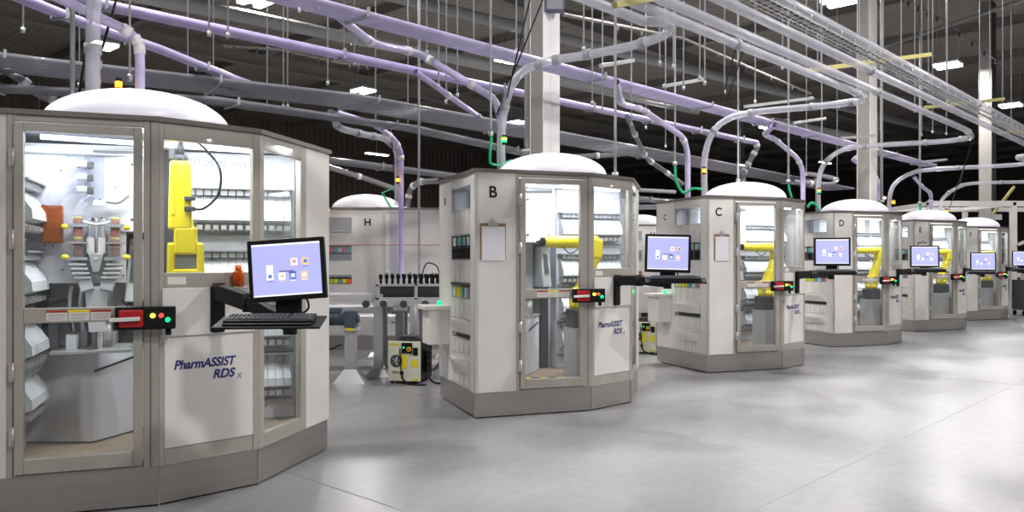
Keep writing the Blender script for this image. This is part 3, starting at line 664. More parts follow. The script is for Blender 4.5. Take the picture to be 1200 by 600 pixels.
# screens, keyboards and the jointed arms that carry them
def workstation(t, cx, cy, Z, wd, ht, yaw, roll, kz, kdx, who):
    mount = loc1(t, .345, .022, 1.16)
    c = PD(cx, cy, Z); 
    m = empty('monitor', c, yaw); m.rotation_euler = (R(-4), R(roll), yaw); tag(m, 'black-framed lit screen on the arm of ' + who, 'monitor', 'screens on the cabinet arms')
    MB().box(-wd/2, wd/2, -.02, .025, -ht/2, ht/2).box(-wd*.35, wd*.35, .025, .05, -ht*.35, ht*.3).build('bezel', 'black', m, .006)
    sc_ = MB().box(-wd/2+.024, wd/2-.024, -.0225, -.0195, -ht/2+.027, ht/2-.024).build('screen', 'screen', m)
    for (u, v, mm, m2) in ((.10,.055,'icw','icr'),(.245,.05,'ico','icb'),(-.22,-.03,'icw','icw'),(-.22,-.145,'icw','icb'),(-.065,-.15,'icw','ico'),(.075,-.15,'icb','icw'),(.225,-.15,'ico','icw')):
        q = MB().box(wd*u-.018, wd*u+.018, -.0235, -.0222, ht*v*1.1+.0, ht*v*1.1+.040).build('icon', mm, sc_)
        MB().box(wd*u-.009, wd*u+.011, -.0242, -.0233, ht*v*1.1+.012, ht*v*1.1+.030).box(wd*u-.016, wd*u+.016, -.0242, -.0222, ht*v*1.1-.008, ht*v*1.1-.004).build('icon_mark', m2, q)
    MB().box(-wd*.10, wd*.10, -.0235, -.0222, -.012, -.006).box(wd*.02, wd*.12, -.0235, -.0222, -.02, -.014).build('title_mark', 'purp_ink', sc_)
    MB().box(-wd/2+.024, wd/2-.024, -.0232, -.0222, ht/2-.034, ht/2-.024).build('title_bar', 'icw', sc_); MB().box(-wd/2+.024, wd/2-.024, -.0232, -.0222, -ht/2+.027, -ht/2+.035).build('task_bar', 'icw', sc_)
    # keyboard on a tray
    fw = Vector((math.sin(yaw), -math.cos(yaw), 0)); rt = Vector((math.cos(yaw), math.sin(yaw), 0))
    k = empty('keyboard', c + fw*.20 + rt*kdx + Vector((0,0,kz-c.z)), yaw); k.rotation_euler = (R(10), 0, yaw)
    tag(k, 'black keyboard on the tray under the screen of ' + who, 'keyboard', 'keyboards on the cabinet arms')
    kb = MB().box(-.225, .225, -.075, .075, .008, .026).box(-.225,.225,-.10,-.075,.004,.014).build('key_base', 'black', k, .005)
    mb = MB()
    for r_ in range(5):
        for q in range(21):
            if q in (15, ): continue
            x = -.212+.0202*q; y = .052-.0235*r_
            mb.hexa([(x,y-.018,.026),(x+.017,y-.018,.026),(x+.017,y,.026),(x,y,.026),(x+.003,y-.016,.033),(x+.014,y-.016,.033),(x+.014,y-.003,.033),(x+.003,y-.003,.033)])
    mb.build('keys', 'dark', kb)
    # arm with tray
    a = empty('monitor_support', mount, 0); tag(a, 'black jointed arm bolted to the front of ' + who, 'screen support', 'jointed supports of the screens')
    an = t.rotation_euler.z + math.atan2(FR1[1][1], FR1[1][0])
    q = MB().box(-.045, .045, -.03, 0, -.15, .14).build('mount_plate', 'black', a, .012); q.rotation_euler = (0,0,an)
    nrm = Vector((math.sin(an), -math.cos(an), 0))
    s0 = nrm*.03 + Vector((0,0,.10)); low = c - mount - fw*.07; low.z = kz - mount.z - .035
    mid = s0.lerp(low, .45); mid.z = (s0.z*.6+low.z*.4)+.01
    MB().bar(s0, mid, .07, .10).bar(mid, low, .06, .085).build('arm_link', 'black', a, .012)
    for pnt in (s0, mid, low): MB().cyl(pnt-Vector((0,0,.055)), pnt+Vector((0,0,.055)), .038, 18).build('joint', 'black', a)
    top = c - mount - fw*(-.0) ; top = c - mount + (-fw)*(-.0); top = c - mount - fw*.045
    MB().bar(low, Vector((low.x, low.y, top.z-.05)), .05, .03).bar(Vector((low.x, low.y, top.z)), top, .10, .10).box(top.x-.07, top.x+.07, top.y-.02, top.y+.01, low.z, top.z-.10).build('upright', 'black', a, .006)
    tr = MB().box(-.27, .27, -.12, .12, -.006, .006).build('keyboard_tray', 'black', a, .003)
    tr.location = k.location - mount - Vector((0,0,.004)); tr.rotation_euler = (R(10), 0, yaw)
    MB().tube(smooth_path([top+Vector((.04,.02,-.05)), top+Vector((.10,.03,-.20)), low+Vector((.05,.0,.05)), low]), .006, 8).build('cable', 'black', a)
workstation(cabA, 337, 316, 4.42, .413, .335, R(4), -4, 1.135, -.045, 'the nearest cabinet at left')
workstation(cabB, 782.5, 297, 7.55, .42, .355, R(-8), 1.5, 1.28, .06, 'the cabinet marked B')
workstation(cabC, 975, 295, 10.2, .435, .355, R(-14), 0, 1.31, .02, 'the cabinet marked C')
workstation(cabD, 1083.5, 300.5, 13.3, .434, .36, R(-20), 0, 1.30, .05, 'the cabinet marked D')
workstation(cabE, 1152, 306.5, 16.2, .452, .37, R(-25), 0, 1.22, -.05, 'the cabinet marked E')
workstation(cabF, 1199, 303, 19.6, .46, .38, R(-28), 0, 1.24, 0, 'the farthest cabinet marked F')

# ------------------------------------------------------------------ rear cabinets (second row)
def copy_tree(o, parent=None):
    c = o.copy(); COL.objects.link(c); c.parent = parent
    for ch in o.children: copy_tree(ch, c)
    return c
rc = empty('rear_cabinet', (-2.08, 13.2, 0), 0); area('dome_fill_light', (-.42,.80,2.345), (PI,0,0), .8, .8, 6, (1,.98,1), rc); tag(rc, 'white cabinet marked H behind the conveyor, between A and B', 'dispensing machine', 'cabinets of the second row')  # the light under this dome is also added, for its glow
PR = [(-1.55,.30),(-1.45,0),(0,0),(1.30,.12),(1.45,1.5),(-1.3,1.6)]
MB().prism(PR, .235, 2.29).build('cabinet_body', 'white', rc, .004)
MB().prism(inset(PR, .01), .0, .235).build('plinth', 'steel', rc)
MB().prism(inset(PR, -.02), 2.29, 2.325).build('roof', 'roof', rc)
MB().lathe([(.60,0),(.60,.02)]+[(.60*math.cos(R(q)), .02+.255*math.sin(R(q))) for q in range(6,90,6)]+[(0,.275)], (-.42,.80,2.325), 48).build('dome', 'dome', rc)
hh = MB().box(-1.25,-.53,-.004,0,1.945,2.165).build('hatch', 'grey', rc)
MB().box(-1.25,-.53,-.03,0,1.93,1.945).build('hatch_sill', 'lgrey', rc)
MB().box(-1.25,-.53,-.004,0,1.46,1.70).build('tray_back', 'grey', rc)
MB().box(-1.25,-.53,-.012,0,1.57,1.58).box(-1.25,-.53,-.012,0,1.69,1.70).build('tray_rail', 'dark', rc)
for q in range(10): MB().box(-1.24+.071*q,-1.19+.071*q,-.012,-.003,1.60,1.66).build('tray_card', ['pink','teal','lgrey','pink','teal'][q % 5], rc)
MB().box(-1.25,-.53,-.004,0,1.08,1.22).build('bin_back','dark', rc)
for q in range(10): MB().box(-1.24+.071*q,-1.18+.071*q,-.02,-.003,1.09,1.16).build('bin_label', ['lime','hazard','teal','hazard','orange'][q % 5], rc)
MB().box(-1.25,-.53,-.05,0,1.19,1.21).build('bin_rail','grey', rc)
text('letter', 'H', .16, 'black', rc, (-.27, -.003, 2.03), (R(90),0,0), off=.004, align='CENTER')
fr = ((0,0),(.9958,.0919),(.0919,-.9958))
MB().fbox(fr,.0,.03,.235,2.29,0,.012).fbox(fr,.10,.22,.235,2.28,0,.006).fbox(fr,1.20,1.30,.235,2.29,0,.012).fbox(fr,.03,1.2,2.24,2.29,0,.012).build('door_frame','lgrey', rc)
MB().fbox(fr,.10,.30,.9,1.0,0,.02).fbox(fr,.12,.30,.45,.9,.0,.02).build('access_hatch','dark', rc)
rc2 = copy_tree(rc); rc2.location = (3.62, 19.3, 0); tag(rc2, 'dim white domed cabinet seen in the gap between B and C', 'dispensing machine', 'cabinets of the second row')

# ------------------------------------------------------------------ conveyors between the rows
def conveyor(x0, x1, y0, y1, z, legs, label, deckm='dark', rails=True):
    t = empty('conveyor', (x0, y0, 0)); tag(t, label, 'conveyor', 'conveyors between the rows')
    W = x1-x0; D = y1-y0
    MB().box(0,W,.02,D-.02,z-.02,z).build('belt', deckm, t, .004)
    MB().box(0,W,0,.03,z-.07,z+.015).build('side_rail', 'alu', t, .004); MB().box(0,W,D-.03,D,z-.07,z+.015).build('side_rail', 'alu', t, .004)
    for lx in legs:
        for ly in (.05, D-.05):
            l = MB().box(lx-.055,lx+.055,ly-.05,ly+.05,.05,z-.07).build('leg','alu', t, .006)
            MB().hexa([(lx-.16,ly-.12,0),(lx+.16,ly-.12,0),(lx+.16,ly+.12,0),(lx-.16,ly+.12,0),(lx-.08,ly-.07,.10),(lx+.08,ly-.07,.10),(lx+.08,ly+.07,.10),(lx-.08,ly+.07,.10)]).build('foot','galv', l)
        MB().box(lx-.03,lx+.03,.1,D-.1,.30,.36).build('cross_brace','alu', t)
    return t
c1 = conveyor(-3.3, -1.62, 10.15, 10.6, 1.02, (1.62,.3), 'aluminium conveyor with black belt and thick leg beside the nearest cabinet')
c2 = conveyor(-3.3, -.75, 10.8, 11.3, .83, (.4,1.8,2.4), 'lower conveyor with pale belt behind the thick-legged one', 'lgrey')
c3 = conveyor(-1.72, -.70, 10.1, 10.75, .95, (.50,.86), 'pocketed conveyor table with black pucks beside the cabinet marked B', 'dark')
c4 = conveyor(-3.6, -.5, 12.0, 12.5, .62, (.5,1.6,2.6), 'long low pale conveyor far behind the gearmotor', 'inner')
# puck rack on conveyor 3
pr = empty('puck_rack', (-1.70, 10.12, .965)); tag(pr, 'rack of black capped pucks on the conveyor below the marked H cabinet', 'rack')
MB().box(0,1.0,0,.05,.0,.03).box(0,1.0,.5,.55,0,.03).box(0,1.0,0,.03,.17,.20).box(0,1.0,.5,.53,.17,.20).box(0,.04,0,.55,0,.2).box(.96,1.0,0,.55,0,.2).box(.48,.52,0,.03,0,.2).build('rack_frame','alu', pr, .003)
for q in range(13):
    for j in range(2):
        x = .06+.073*q; y = .015+.49*j
        k = MB().cyl((x,y,.20),(x,y,.27),.016,12).cyl((x,y,.27),(x,y,.32),.025,12).build('puck','black',pr)
        if q % 4 == 1 and j == 0: MB().cyl((x,y,.32),(x,y,.36),.012,8).build('puck_pin','galv',k)
MB().tube(smooth_path([(.55,.1,.25),(.62,.1,.45),(.75,.1,.42),(.80,.1,.25)]), .008, 8).tube(smooth_path([(.9,.1,.25),(.93,.1,.40),(1.0,.1,.42)]), .008, 8).build('air_line','black',pr)
for x in (-.12,.1,.35,.62): MB().cyl((x,-.04,-.05),(x,.02,-.05),.045,16).build('drive_wheel','dark',pr)
MB().box(-.30,-.02,.02,.12,-.03,.05).box(.22,.4,-.02,.0,-.13,-.07).build('rack_bracket','lgrey',pr)
# curved steel pipe down from it
tag(MB().tube(fillet([(-1.20,10.12,.90),(-1.20,10.12,.60),(-1.38,10.1,.40),(-1.38,10.1,.30)],.08), .022, 10).build('drain_pipe','galv'), 'bent steel pipe dropping behind the cream controller box', 'pipe')
MB().box(.05,.95,.10,.45,.03,.17).build('rack_dark_gaps','dark',pr)  # dark block added so the gaps in the rack look shaded
# gearmotor on post
g = empty('gearmotor', (-2.0, 9.72, .66)); tag(g, 'blue-grey gearmotor on the aluminium post by the nearest cabinet', 'motor')
M['motor'] = mat('motor_blue_grey', (.075,.10,.14), .45)
mb = MB().cyl((-.28,0,.10),(.05,0,.10),.075,24)
for q in range(9): mb.cyl((-.26+.03*q,0,.10),(-.25+.03*q,0,.10),.087,24)
mb.build('motor_body','motor',g); MB().box(.0,.14,-.085,.085,.0,.20).cyl((.14,0,.10),(.17,0,.10),.05,16).box(-.18,-.04,-.05,.05,.17,.23).build('gearbox','motor',g,.01)
MB().tube(smooth_path([(-.2,-.08,.08),(-.25,-.1,-.1),(-.18,-.1,-.25),(-.02,-.08,-.2)]),.008,8).build('cable','black',g)
g2 = empty('motor_post', (-1.93, 9.72, 0)); tag(g2, 'short ribbed aluminium post with flared foot carrying the gearmotor', 'post')
mb = MB().box(-.065,.065,-.065,.065,.1,.62)
for s in (-.065,.0,.05): mb.box(s,s+.012,-.072,-.062,.12,.62)
mb.build('post_shaft','alu',g2,.003); MB().hexa([(-.19,-.15,0),(.19,-.15,0),(.19,.15,0),(-.19,.15,0),(-.07,-.07,.16),(.07,-.07,.16),(.07,.07,.16),(-.07,.07,.16)]).build('flared_foot','galv',g2)
MB().box(-.10,.10,-.09,.09,.62,.65).build('top_plate','lgrey',g2,.004); MB().box(-.05,.05,-.095,-.09,.625,.655).build('warning_strip','hazard',g2)
# robot controllers
def controller(p, ang, label):
    t = empty('robot_controller', p, ang); tag(t, label, 'controller box', 'cream robot controllers')
    MB().box(0,.39,0,.05,.03,.50).build('front_panel','cream',t,.006)
    MB().box(.005,.385,.05,.50,.03,.49).build('case','black',t,.008)
    MB().cyl((.10,-.008,.27),(.10,0,.27),.072,28).build('fan_grille','dark',t)
    mb = MB()
    for q in range(5): a = q*2*PI/5; mb.bar((.10,-.011,.27),(.10+.05*math.cos(a),-.011,.27+.05*math.sin(a)),.022,.004)
    mb.build('fan_blade','lgrey',t)
    MB().box(.17,.30,-.012,0,.36,.485).box(.31,.37,-.012,0,.34,.43).build('control_panel','black',t,.003)
    MB().cyl((.265,-.012,.41),(.265,-.028,.41),.028,16).build('switch_plate','hazard',t); MB().cyl((.265,-.028,.41),(.265,-.04,.41),.016,16).build('stop_button','red',t)
    MB().cyl((.20,-.012,.43),(.20,-.022,.43),.010,10).build('indicator_light','ledG',t)
    MB().box(.17,.235,-.003,0,.18,.34).box(.29,.37,-.003,0,.20,.29).box(.02,.14,-.003,0,.455,.475).box(.30,.37,-.003,0,.045,.065).build('warning_label','hazard',t)
    MB().box(.05,.13,-.003,0,.12,.15).build('vent_label','grey',t)
    MB().cyl((.17,-.02,.13),(.17,0,.13),.022,12).build('socket','black',t)
    MB().tube(smooth_path([(.17,-.03,.13),(.20,-.05,.06),(.27,-.06,.02),(.36,-.10,.01),(.5,-.08,.01)]),.010,8).tube(smooth_path([(.15,-.01,.42),(.16,-.03,.30),(.17,-.03,.15)]),.007,8).build('cable','black',t)
    MB().box(.10,.38,.05,.30,.50,.55).box(.14,.34,.02,.2,.55,.565).build('teach_pendant','dark',t,.01)
    mb = MB()
    for q in range(5): mb.tube([(.40+.02*math.cos(k), .18+.05*q*.6, .26+.13*math.sin(k*1.0)) for k in [2*PI*j/20 for j in range(21)]], .012, 8)
    mb.build('coiled_cable','black',t)
    MB().tube(smooth_path([(.42,.2,.12),(.5,.1,.04),(.6,.05,.012),(.75,.1,.012)]),.012,8).build('cable','black',t)
    for x in (.04,.33):
        for y in (.04,.44): MB().cyl((x,y,0),(x,y,.03),.02,10).build('foot','black',t)
    return t
controller((-1.47, 9.62, 0), R(-12), 'cream and black controller box on the floor left of the cabinet marked B')
controller((1.86, 12.7, 0), R(-12), 'cream and black controller box in the gap between B and C')
c5 = conveyor(.6, 3.0, 13.6, 14.1, 1.0, (.4,1.2,1.9), 'dark conveyor glimpsed in the gap between B and C')
t = empty('pump_cart', (2.2, 13.0, 0)); tag(t, 'white slanted cover on dark stand in the gap between B and C', 'machine')
MB().hexa([(-.2,0,.62),(.12,0,.62),(.12,.3,.62),(-.2,.3,.62),(-.2,0,1.05),(.02,0,1.05),(.02,.3,1.05),(-.2,.3,1.05)]).build('cover','white',t,.005)
MB().box(-.1,.02,.1,.2,0,.62).build('stand','dark',t)
# small red line of the safety cord in front of cabinet H
tag(MB().tube([(-3.4,13.1,1.71),(-.9,13.1,1.71)],.006,6).build('safety_cord','red'),'thin red cord stretched across the cabinet marked H','cord')

# ------------------------------------------------------------------ aluminium enclosure at far right
t = empty('enclosure_frame', (11.4, 22.2, 0), 0); tag(t, 'pale square aluminium frame standing at the far right end', 'frame')
mb = MB().box(0,4.2,0,.12,2.95,3.1).box(0,.10,0,.1,0,2.95).box(0,4.2,2.4,2.5,2.95,3.08).box(2.3,2.44,0,.14,0,2.95).box(2.44,4.2,0,.1,1.0,1.12)
mb.box(0,.1,2.4,2.5,0,2.95).box(2.3,2.44,2.4,2.5,0,2.95).box(0,.1,0,2.5,2.97,3.07).box(2.32,2.42,0,2.5,2.97,3.07).box(3.9,4.0,0,.1,0,2.95).build('frame_bars','white',t,.008)
MB().bar((2.4,-.1,1.9),(3.6,-.1,2.45),.07).build('brace','lgrey',t); MB().bar((2.0,1.2,2.2),(3.1,1.2,3.6),.06).build('brace','ubeam',t)
MB().box(1.5,2.2,.6,1.4,.9,1.2).box(1.4,2.25,1.5,2.2,0,.9).build('stored_parts','dark',t,.01)
MB().box(1.6,2.2,.3,.4,2.6,2.75).build('shelf_bar','lgrey',t)
t = empty('control_cabinet', (12.3, 22.8, 0), 0); tag(t, 'dark control cabinet standing inside the aluminium frame', 'cabinet')
MB().box(0,1.6,0,.8,0,1.9).build('case','dark',t,.01); MB().box(.1,.75,-.02,0,.1,1.8).box(.85,1.5,-.02,0,.1,1.8).build('door','black',t,.005)
t = empty('cart', (13.5, 21.4, 0), 0); tag(t, 'dark wheeled cart with small red display beside the farthest cabinet', 'cart')
MB().box(0,.6,0,.5,.15,.2).box(0,.6,0,.5,.9,.95).box(0,.03,0,.5,.2,.9).box(.57,.6,0,.5,.2,.9).build('cart_frame','dark',t,.004); MB().box(.1,.3,.1,.3,.95,1.25).build('display','lgrey',t,.006)
for x in (.05,.55):
    for y in (.05,.45): MB().cyl((x-.015,y,.07),(x+.015,y,.07),.07,14).build('wheel','black',t)
# ------------------------------------------------------------------ tubes overhead
def collars(mb, pts, r, every=None, at=None):
    pts = [Vector(p) for p in pts]
    for i in at: 
        i = min(max(i, 1), len(pts)-1); d = (pts[i]-pts[i-1]).normalized(); mb.cyl(pts[i]-d*.035, pts[i]+d*.035, r, 14)
def tube_thing(name, pts, r, m, label, cat='tube', group='clear transport tubes', cm='conn', nat=None, cr=1.18):
    t = empty(name, pts[0]); o = Vector(pts[0]); q = [Vector(p)-o for p in pts]
    MB().tube(q, r, 14, False).build('tube_run', m, t); cm = 'grey' if m == 'tube' else cm
    for k in (nat or [len(q)//4, len(q)//2, 3*len(q)//4]): mb = MB(); collars(mb, q, r*cr, at=[k]); mb.build('coupling', cm, t)
    return tag(t, label, cat, group)
ZT_ = 3.55; r1 = .046
def line_to(px, py, back, z=ZT_):
    p = PZ(px, py, z); return p - ROWD*back, p
def sub(a, b, n=6): a = Vector(a); b = Vector(b); return [a.lerp(b, k/n) for k in range(n)]
# nearest cabinet
tube_thing('transport_tube', smooth_path([(-1.9,5.0,3.62),(-2.4,5.25,3.6),(-2.72,5.42,3.5),(-2.83,5.5,3.25),(-2.87,5.55,2.9),(-2.87,5.56,2.31)],6), .048, 'tube', 'thick clear tube dropping onto the nearest cabinet at upper left', nat=[14,24,28])
a, b = line_to(752, 24, 7)
tube_thing('transport_tube', sub(a, b) + smooth_path([b,(1.36,7.16,3.55),(1.42,7.48,3.55),(1.22,7.85,3.55),(.776,8.25,3.55),(.42,8.5,3.55),(.12,8.58,3.46),(-.04,8.6,3.22),(-.11,8.62,2.85),(-.115,8.62,2.31)],7), r1, 'tube', 'clear tube that hooks back at top centre and drops onto cabinet B', nat=[5,26,34,40,44,58])
a, b = line_to(1000, 107, 9)
tube_thing('transport_tube', sub(a, b) + smooth_path([b,(4.55,10.5,3.55),(4.50,10.72,3.55),(4.18,10.98,3.55),(3.38,11.47,3.55),(3.05,11.62,3.46),(2.86,11.65,3.25),(2.77,11.66,2.9),(2.77,11.66,2.31)],7), r1, 'tube', 'clear tube that turns back over and drops onto cabinet C', nat=[4,8,20,28,34,46])
a, b = line_to(1132, 152, 12)
tube_thing('transport_tube', sub(a, b) + smooth_path([b,(7.74,13.66,3.55),(7.74,13.95,3.55),(7.45,14.3,3.55),(6.43,14.82,3.55),(6.0,14.88,3.46),(5.72,14.9,3.2),(5.63,14.9,2.85),(5.63,14.9,2.31)],7), r1, 'tube', 'clear tube that turns back over and drops onto cabinet D', nat=[4,8,20,28,34,46])
a, b = line_to(1122, 131, 12)
b2 = b + ROWD*5.2
tube_thing('transport_tube', sub(a, b2) + smooth_path([b2,b2+Vector((.5,.75,0)),b2+Vector((.4,1.2,0)),(10.9,17.3,3.52),(9.44,18.1,3.5),(8.9,18.15,3.4),(8.55,18.15,3.15),(8.45,18.15,2.8),(8.45,18.15,2.31)],7), r1, 'tube', 'clear tube in from the right edge dropping onto cabinet E', nat=[3,8,24,32,38])
a, b = line_to(1195, 148, 12)
b2 = b + ROWD*7
tube_thing('transport_tube', sub(a, b2) + smooth_path([b2,b2+Vector((.6,.9,0)),(13.6,20.9,3.52),(12.2,21.3,3.5),(11.7,21.3,3.38),(11.33,21.3,3.1),(11.25,21.3,2.8),(11.25,21.3,2.31)],7), r1, 'tube', 'lowest clear tube at right, ending at the farthest cabinet F', nat=[3,8,24,32,38])
a, b = line_to(1190, 118, 14, 3.75)
# wire cable tray between the two right-hand tubes
a, b = line_to(1060, 88, 8.0, 3.42)
t = empty('cable_tray', a, math.atan2(ROWD.y, ROWD.x)); tag(t, 'shiny wire cable tray running between the clear tubes at upper right', 'cable tray')
mb = MB()
for y in (-.08,-.03,.03,.08): mb.cyl((0,y,0),(16,y,0),.0035,5)
for k in range(150): mb.cyl((.105*k,-.08,0),(.105*k,.08,0),.003,5)
for y in (-.08,.08): mb.cyl((0,y,.06),(16,y,.06),.004,5)
for k in range(50):
    for y in (-.08,.08): mb.cyl((.32*k,y,0),(.32*k,y,.06),.003,4)
mb.build('wire_mesh','alu',t)
MB().tube([(0,-.05,.02),(16,-.04,.02)],.012,6).tube([(0,.04,.02),(16,.035,.02)],.014,6).build('cables','dark',t)

# flat lilac bundles
def bundle(name, pts, n, r, gap, m, label, nclamps=6, layers=1, cat='tube bundle', curve=False, part='bundle_tube', group=None):
    pts = [Vector(p) for p in pts]; o = pts[0].copy(); t = empty(name, o)
    for L in range(layers):
        for k in range(n):
            off = (k-(n-1)/2)*gap; q = []
            for i, p in enumerate(pts):
                d = (pts[min(i+1,len(pts)-1)]-pts[max(i-1,0)]); d.z = 0; d.normalize(); s = Vector((-d.y, d.x, 0))
                q.append(p-o+s*off+Vector((0,0,L*gap*1.1)))
            MB().tube(q, r, 10).build(part, m, t)
    for k in range(nclamps):
        s = (k+.6)/nclamps*(len(pts)-1); i = int(s); f = s-i; p = pts[i].lerp(pts[min(i+1,len(pts)-1)], f); d = (pts[min(i+1,len(pts)-1)]-pts[i]).normalized()
        s2 = Vector((-d.y, d.x, 0)).normalized(); W = n*gap/2+.01
        MB().bar(p-o-s2*W-Vector((0,0,r+.012)), p-o+s2*W-Vector((0,0,r+.012)), .03, .014).bar(p-o-s2*W-Vector((0,0,r+.01)), p-o-s2*W+Vector((0,0,r+.02)), .03, .012).bar(p-o+s2*W-Vector((0,0,r+.01)), p-o+s2*W+Vector((0,0,r+.02)), .03, .012).build('clamp','grey',t,.003)
    return tag(t, label, cat, group)
ZP = 3.72
p0 = PZ(345,0,ZP); p1 = PZ(1090,194,ZP); d = (p1-p0).normalized()
bundle('tube_bundle', [p0-d*5, p0.lerp(p1,.33), p0.lerp(p1,.66), p1], 5, .026, .066, 'purple2', 'wide lilac tube bundle crossing from top centre down to the right', 9)
# P1 narrows into single tubes; second, thinner pair behind it
q0 = PZ(130,8,ZP); q1 = PZ(885,167,ZP); d = (q1-q0).normalized()
bundle('tube_bundle', [q0-d*4, q0.lerp(q1,.5), q1], 2, .040, .082, 'purple', 'narrow lilac tube pair running from top left to above cabinet C', 8)
bundle('tube_bundle', [PZ(10,-8,ZP), PZ(105,30,ZP), PZ(185,57,ZP), PZ(268,90,ZP), PZ(330,112,ZP)], 2, .036, .074, 'purple', 'lilac tube pair crossing over the nearest cabinet at upper left', 4)
t = tube_thing('drop_tube', fillet([PD(30,-20,5.5),PD(150,36,5.85),PD(163,50,5.88),PD(164,70,5.88),PD(164,122,5.88)],.10), .034, 'purple2', 'lilac tube with clear elbow dropping behind the nearest dome', group='lilac drop tubes', nat=[3,9,12])
# grey far bundle
g = [PZ(-60,66,3.6), PZ(60,80,3.6), PZ(200,95,3.6), PZ(400,117,3.6), PZ(600,152,3.6), PZ(800,187,3.6), PZ(985,222,3.6)]
bundle('tube_bundle', g, 9, .027, .098, 'greyt', 'wide smoky grey tube bundle crossing behind the nearest cabinet and column', 7)
g = [PZ(-60,100,3.35), PZ(60,107,3.35), PZ(250,118,3.35), PZ(480,150,3.35), PZ(640,185,3.3)]
bundle('tube_bundle', g, 4, .027, .09, 'greyt', 'lower smoky tube bundle sagging under the wide grey one', 5)
g = [PD(380,187,17), PD(520,205,18.2), PD(700,228,20), PD(780,236,21)]
bundle('tube_bundle', g, 4, .05, .12, 'greyt', 'far smoky tube bundle low behind the dome of the marked H cabinet', 4)
g = [PZ(-20,110,3.0), PZ(60,128,3.0), PZ(130,143,3.0)]
tube_thing('transport_tube', smooth_path([PD(-10,75,9), PD(20,90,9), PD(50,112,9.2), PD(90,122,9.3), PD(120,126,9.4)],6), .05, 'greyt', 'smoky tube curving low at the left edge under the bundle', nat=[8,14])

# lilac branches that drop beside the clear tubes
def drop(px, r, m, label, grp='lilac drop tubes'):
    pts = [PD(x, y, Z) for x, y, Z in px]; o = tube_thing('drop_tube', fillet(pts, .14, 5), r, m, label, group=grp, nat=[2, 7, 12, 17]); return o
drop([(382,8,7.4),(438,52,8.2),(490,62,8.6),(545,95,8.7),(580,116,8.7),(586,135,8.68),(587,150,8.68)], .040, 'purple2', 'lilac branch joining the tube above cabinet B from the left')
drop([(487,84,9.0),(530,115,9.6),(560,136,10.2)], .034, 'purple', 'short lilac branch slanting down left of the clear tube at cabinet B')
drop([(722,96,9.3),(728,122,9.9),(752,128,10.6),(800,160,11.7),(806,178,11.8),(806,232,11.8)], .040, 'purple2', 'lilac branch dropping onto the back of cabinet C')
drop([(908,146,12.9),(895,158,13.4),(908,163,13.9),(935,186,14.6),(941,200,14.7),(941,240,14.7)], .042, 'purple2', 'lilac branch dropping behind cabinet C beside cabinet D')
drop([(1027,176,16.4),(998,187,16.6),(1008,192,17.0),(1028,210,17.6),(1030,220,17.7),(1030,250,17.7)], .042, 'purple', 'lilac branch dropping between cabinets D and E')
drop([(1070,206,18.4),(1080,218,19.4),(1090,226,20.4),(1091,232,20.6),(1091,258,20.6)], .042, 'purple', 'lilac branch dropping behind cabinet E')
drop([(885,167,15.5),(888,172,15.5),(880,186,15.5),(873,200,15.5),(868,207,15.2)], .05, 'greyt', 'smoky elbow below the right end of the narrow lilac pair', 'smoky drop tubes')
drop([(735,136,11.3),(745,160,12),(758,186,12.6),(778,200,13),(800,216,13.2)], .036, 'greyt', 'smoky branch slanting down between cabinets B and C', 'smoky drop tubes')
# tubes of the H cabinet
drop([(395,132,11.6),(440,146,12.0),(462,163,12.4),(470,178,12.7),(470,330,12.9)], .042, 'purple', 'long lilac tube dropping in front of the cabinet marked H')
drop([(388,131,11.4),(396,150,11.8),(428,158,12.2),(452,162,12.5),(466,176,12.75),(466,240,12.9)], .05, 'tube', 'clear elbowed tube beside the long drop at the marked H cabinet', 'smoky drop tubes')
drop([(515,212,15),(490,213,15.3),(480,222,15.5),(477,245,15.5)], .055, 'greyt', 'clear tube arching down behind the marked H cabinet', 'smoky drop tubes')
drop([(385,196,15.0),(425,208,15.5),(465,222,16.0)], .05, 'greyt', 'thin smoky tube slanting behind the dome of the marked H cabinet', 'smoky drop tubes')
for px, lb in (([(672,184,17.5),(730,180,18),(738,175,18.5),(700,172,19)],'smoky tube loop behind the dome of cabinet B'),([(930,213,20),(972,216,20.5),(977,209,21),(940,203,21.5)],'smoky tube loop left of the drop at cabinet D'),([(740,243,20),(860,238,20),(872,205,20.5)],'far smoky tube behind cabinet C')):
    tube_thing('transport_tube', smooth_path([PD(*p) for p in px], 7), .06, 'greyt', lb, nat=[3,12])
# conduits in the gap right of cabinet B
for y, r in ((222,.05),(233,.06)):
    o = MB().cyl(PD(735,y,21), PD(792,y+3,21), r, 10).build('conduit','pipe'); tag(o, 'grey conduit low in the gap between B and C, %s one' % ('upper' if y == 222 else 'lower'), 'pipe')

# signal lamps on the drop tubes
def signal(x, y, Z, cols, label, s=1.0):
    t = empty('signal_lamp', PD(x, y, Z)); s *= .75; tag(t, label, 'signal lamp', 'small signal lamps on the drop tubes')
    MB().cyl((0,0,-.055*s),(0,0,-.03*s),.026*s,14).cyl((0,0,.03*s),(0,0,.055*s),.026*s,14).build('lamp_cap','black',t)
    for k, c in enumerate(cols):
        w_ = .06/len(cols); z0 = -.03+w_*k
        MB().lathe([(.012*s,z0*s),(.030*s,(z0+.005)*s),(.030*s,(z0+w_-.005)*s),(.012*s,(z0+w_)*s)],(0,0,0),16).build('lamp_lens',c,t)
    l = bpy.data.lights.new('signal_glow','POINT'); l.energy = .35; l.color = (1,.4,.05) if cols[-1] == 'ledO' else (.1,1,.4); l.shadow_soft_size = .04
    lo = bpy.data.objects.new('signal_glow', l); COL.objects.link(lo); lo.parent = t; lo.location = (0,-.12,0)
signal(139,99,5.9,['ledO'],'amber signal lamp above the dome of the nearest cabinet',1.1)
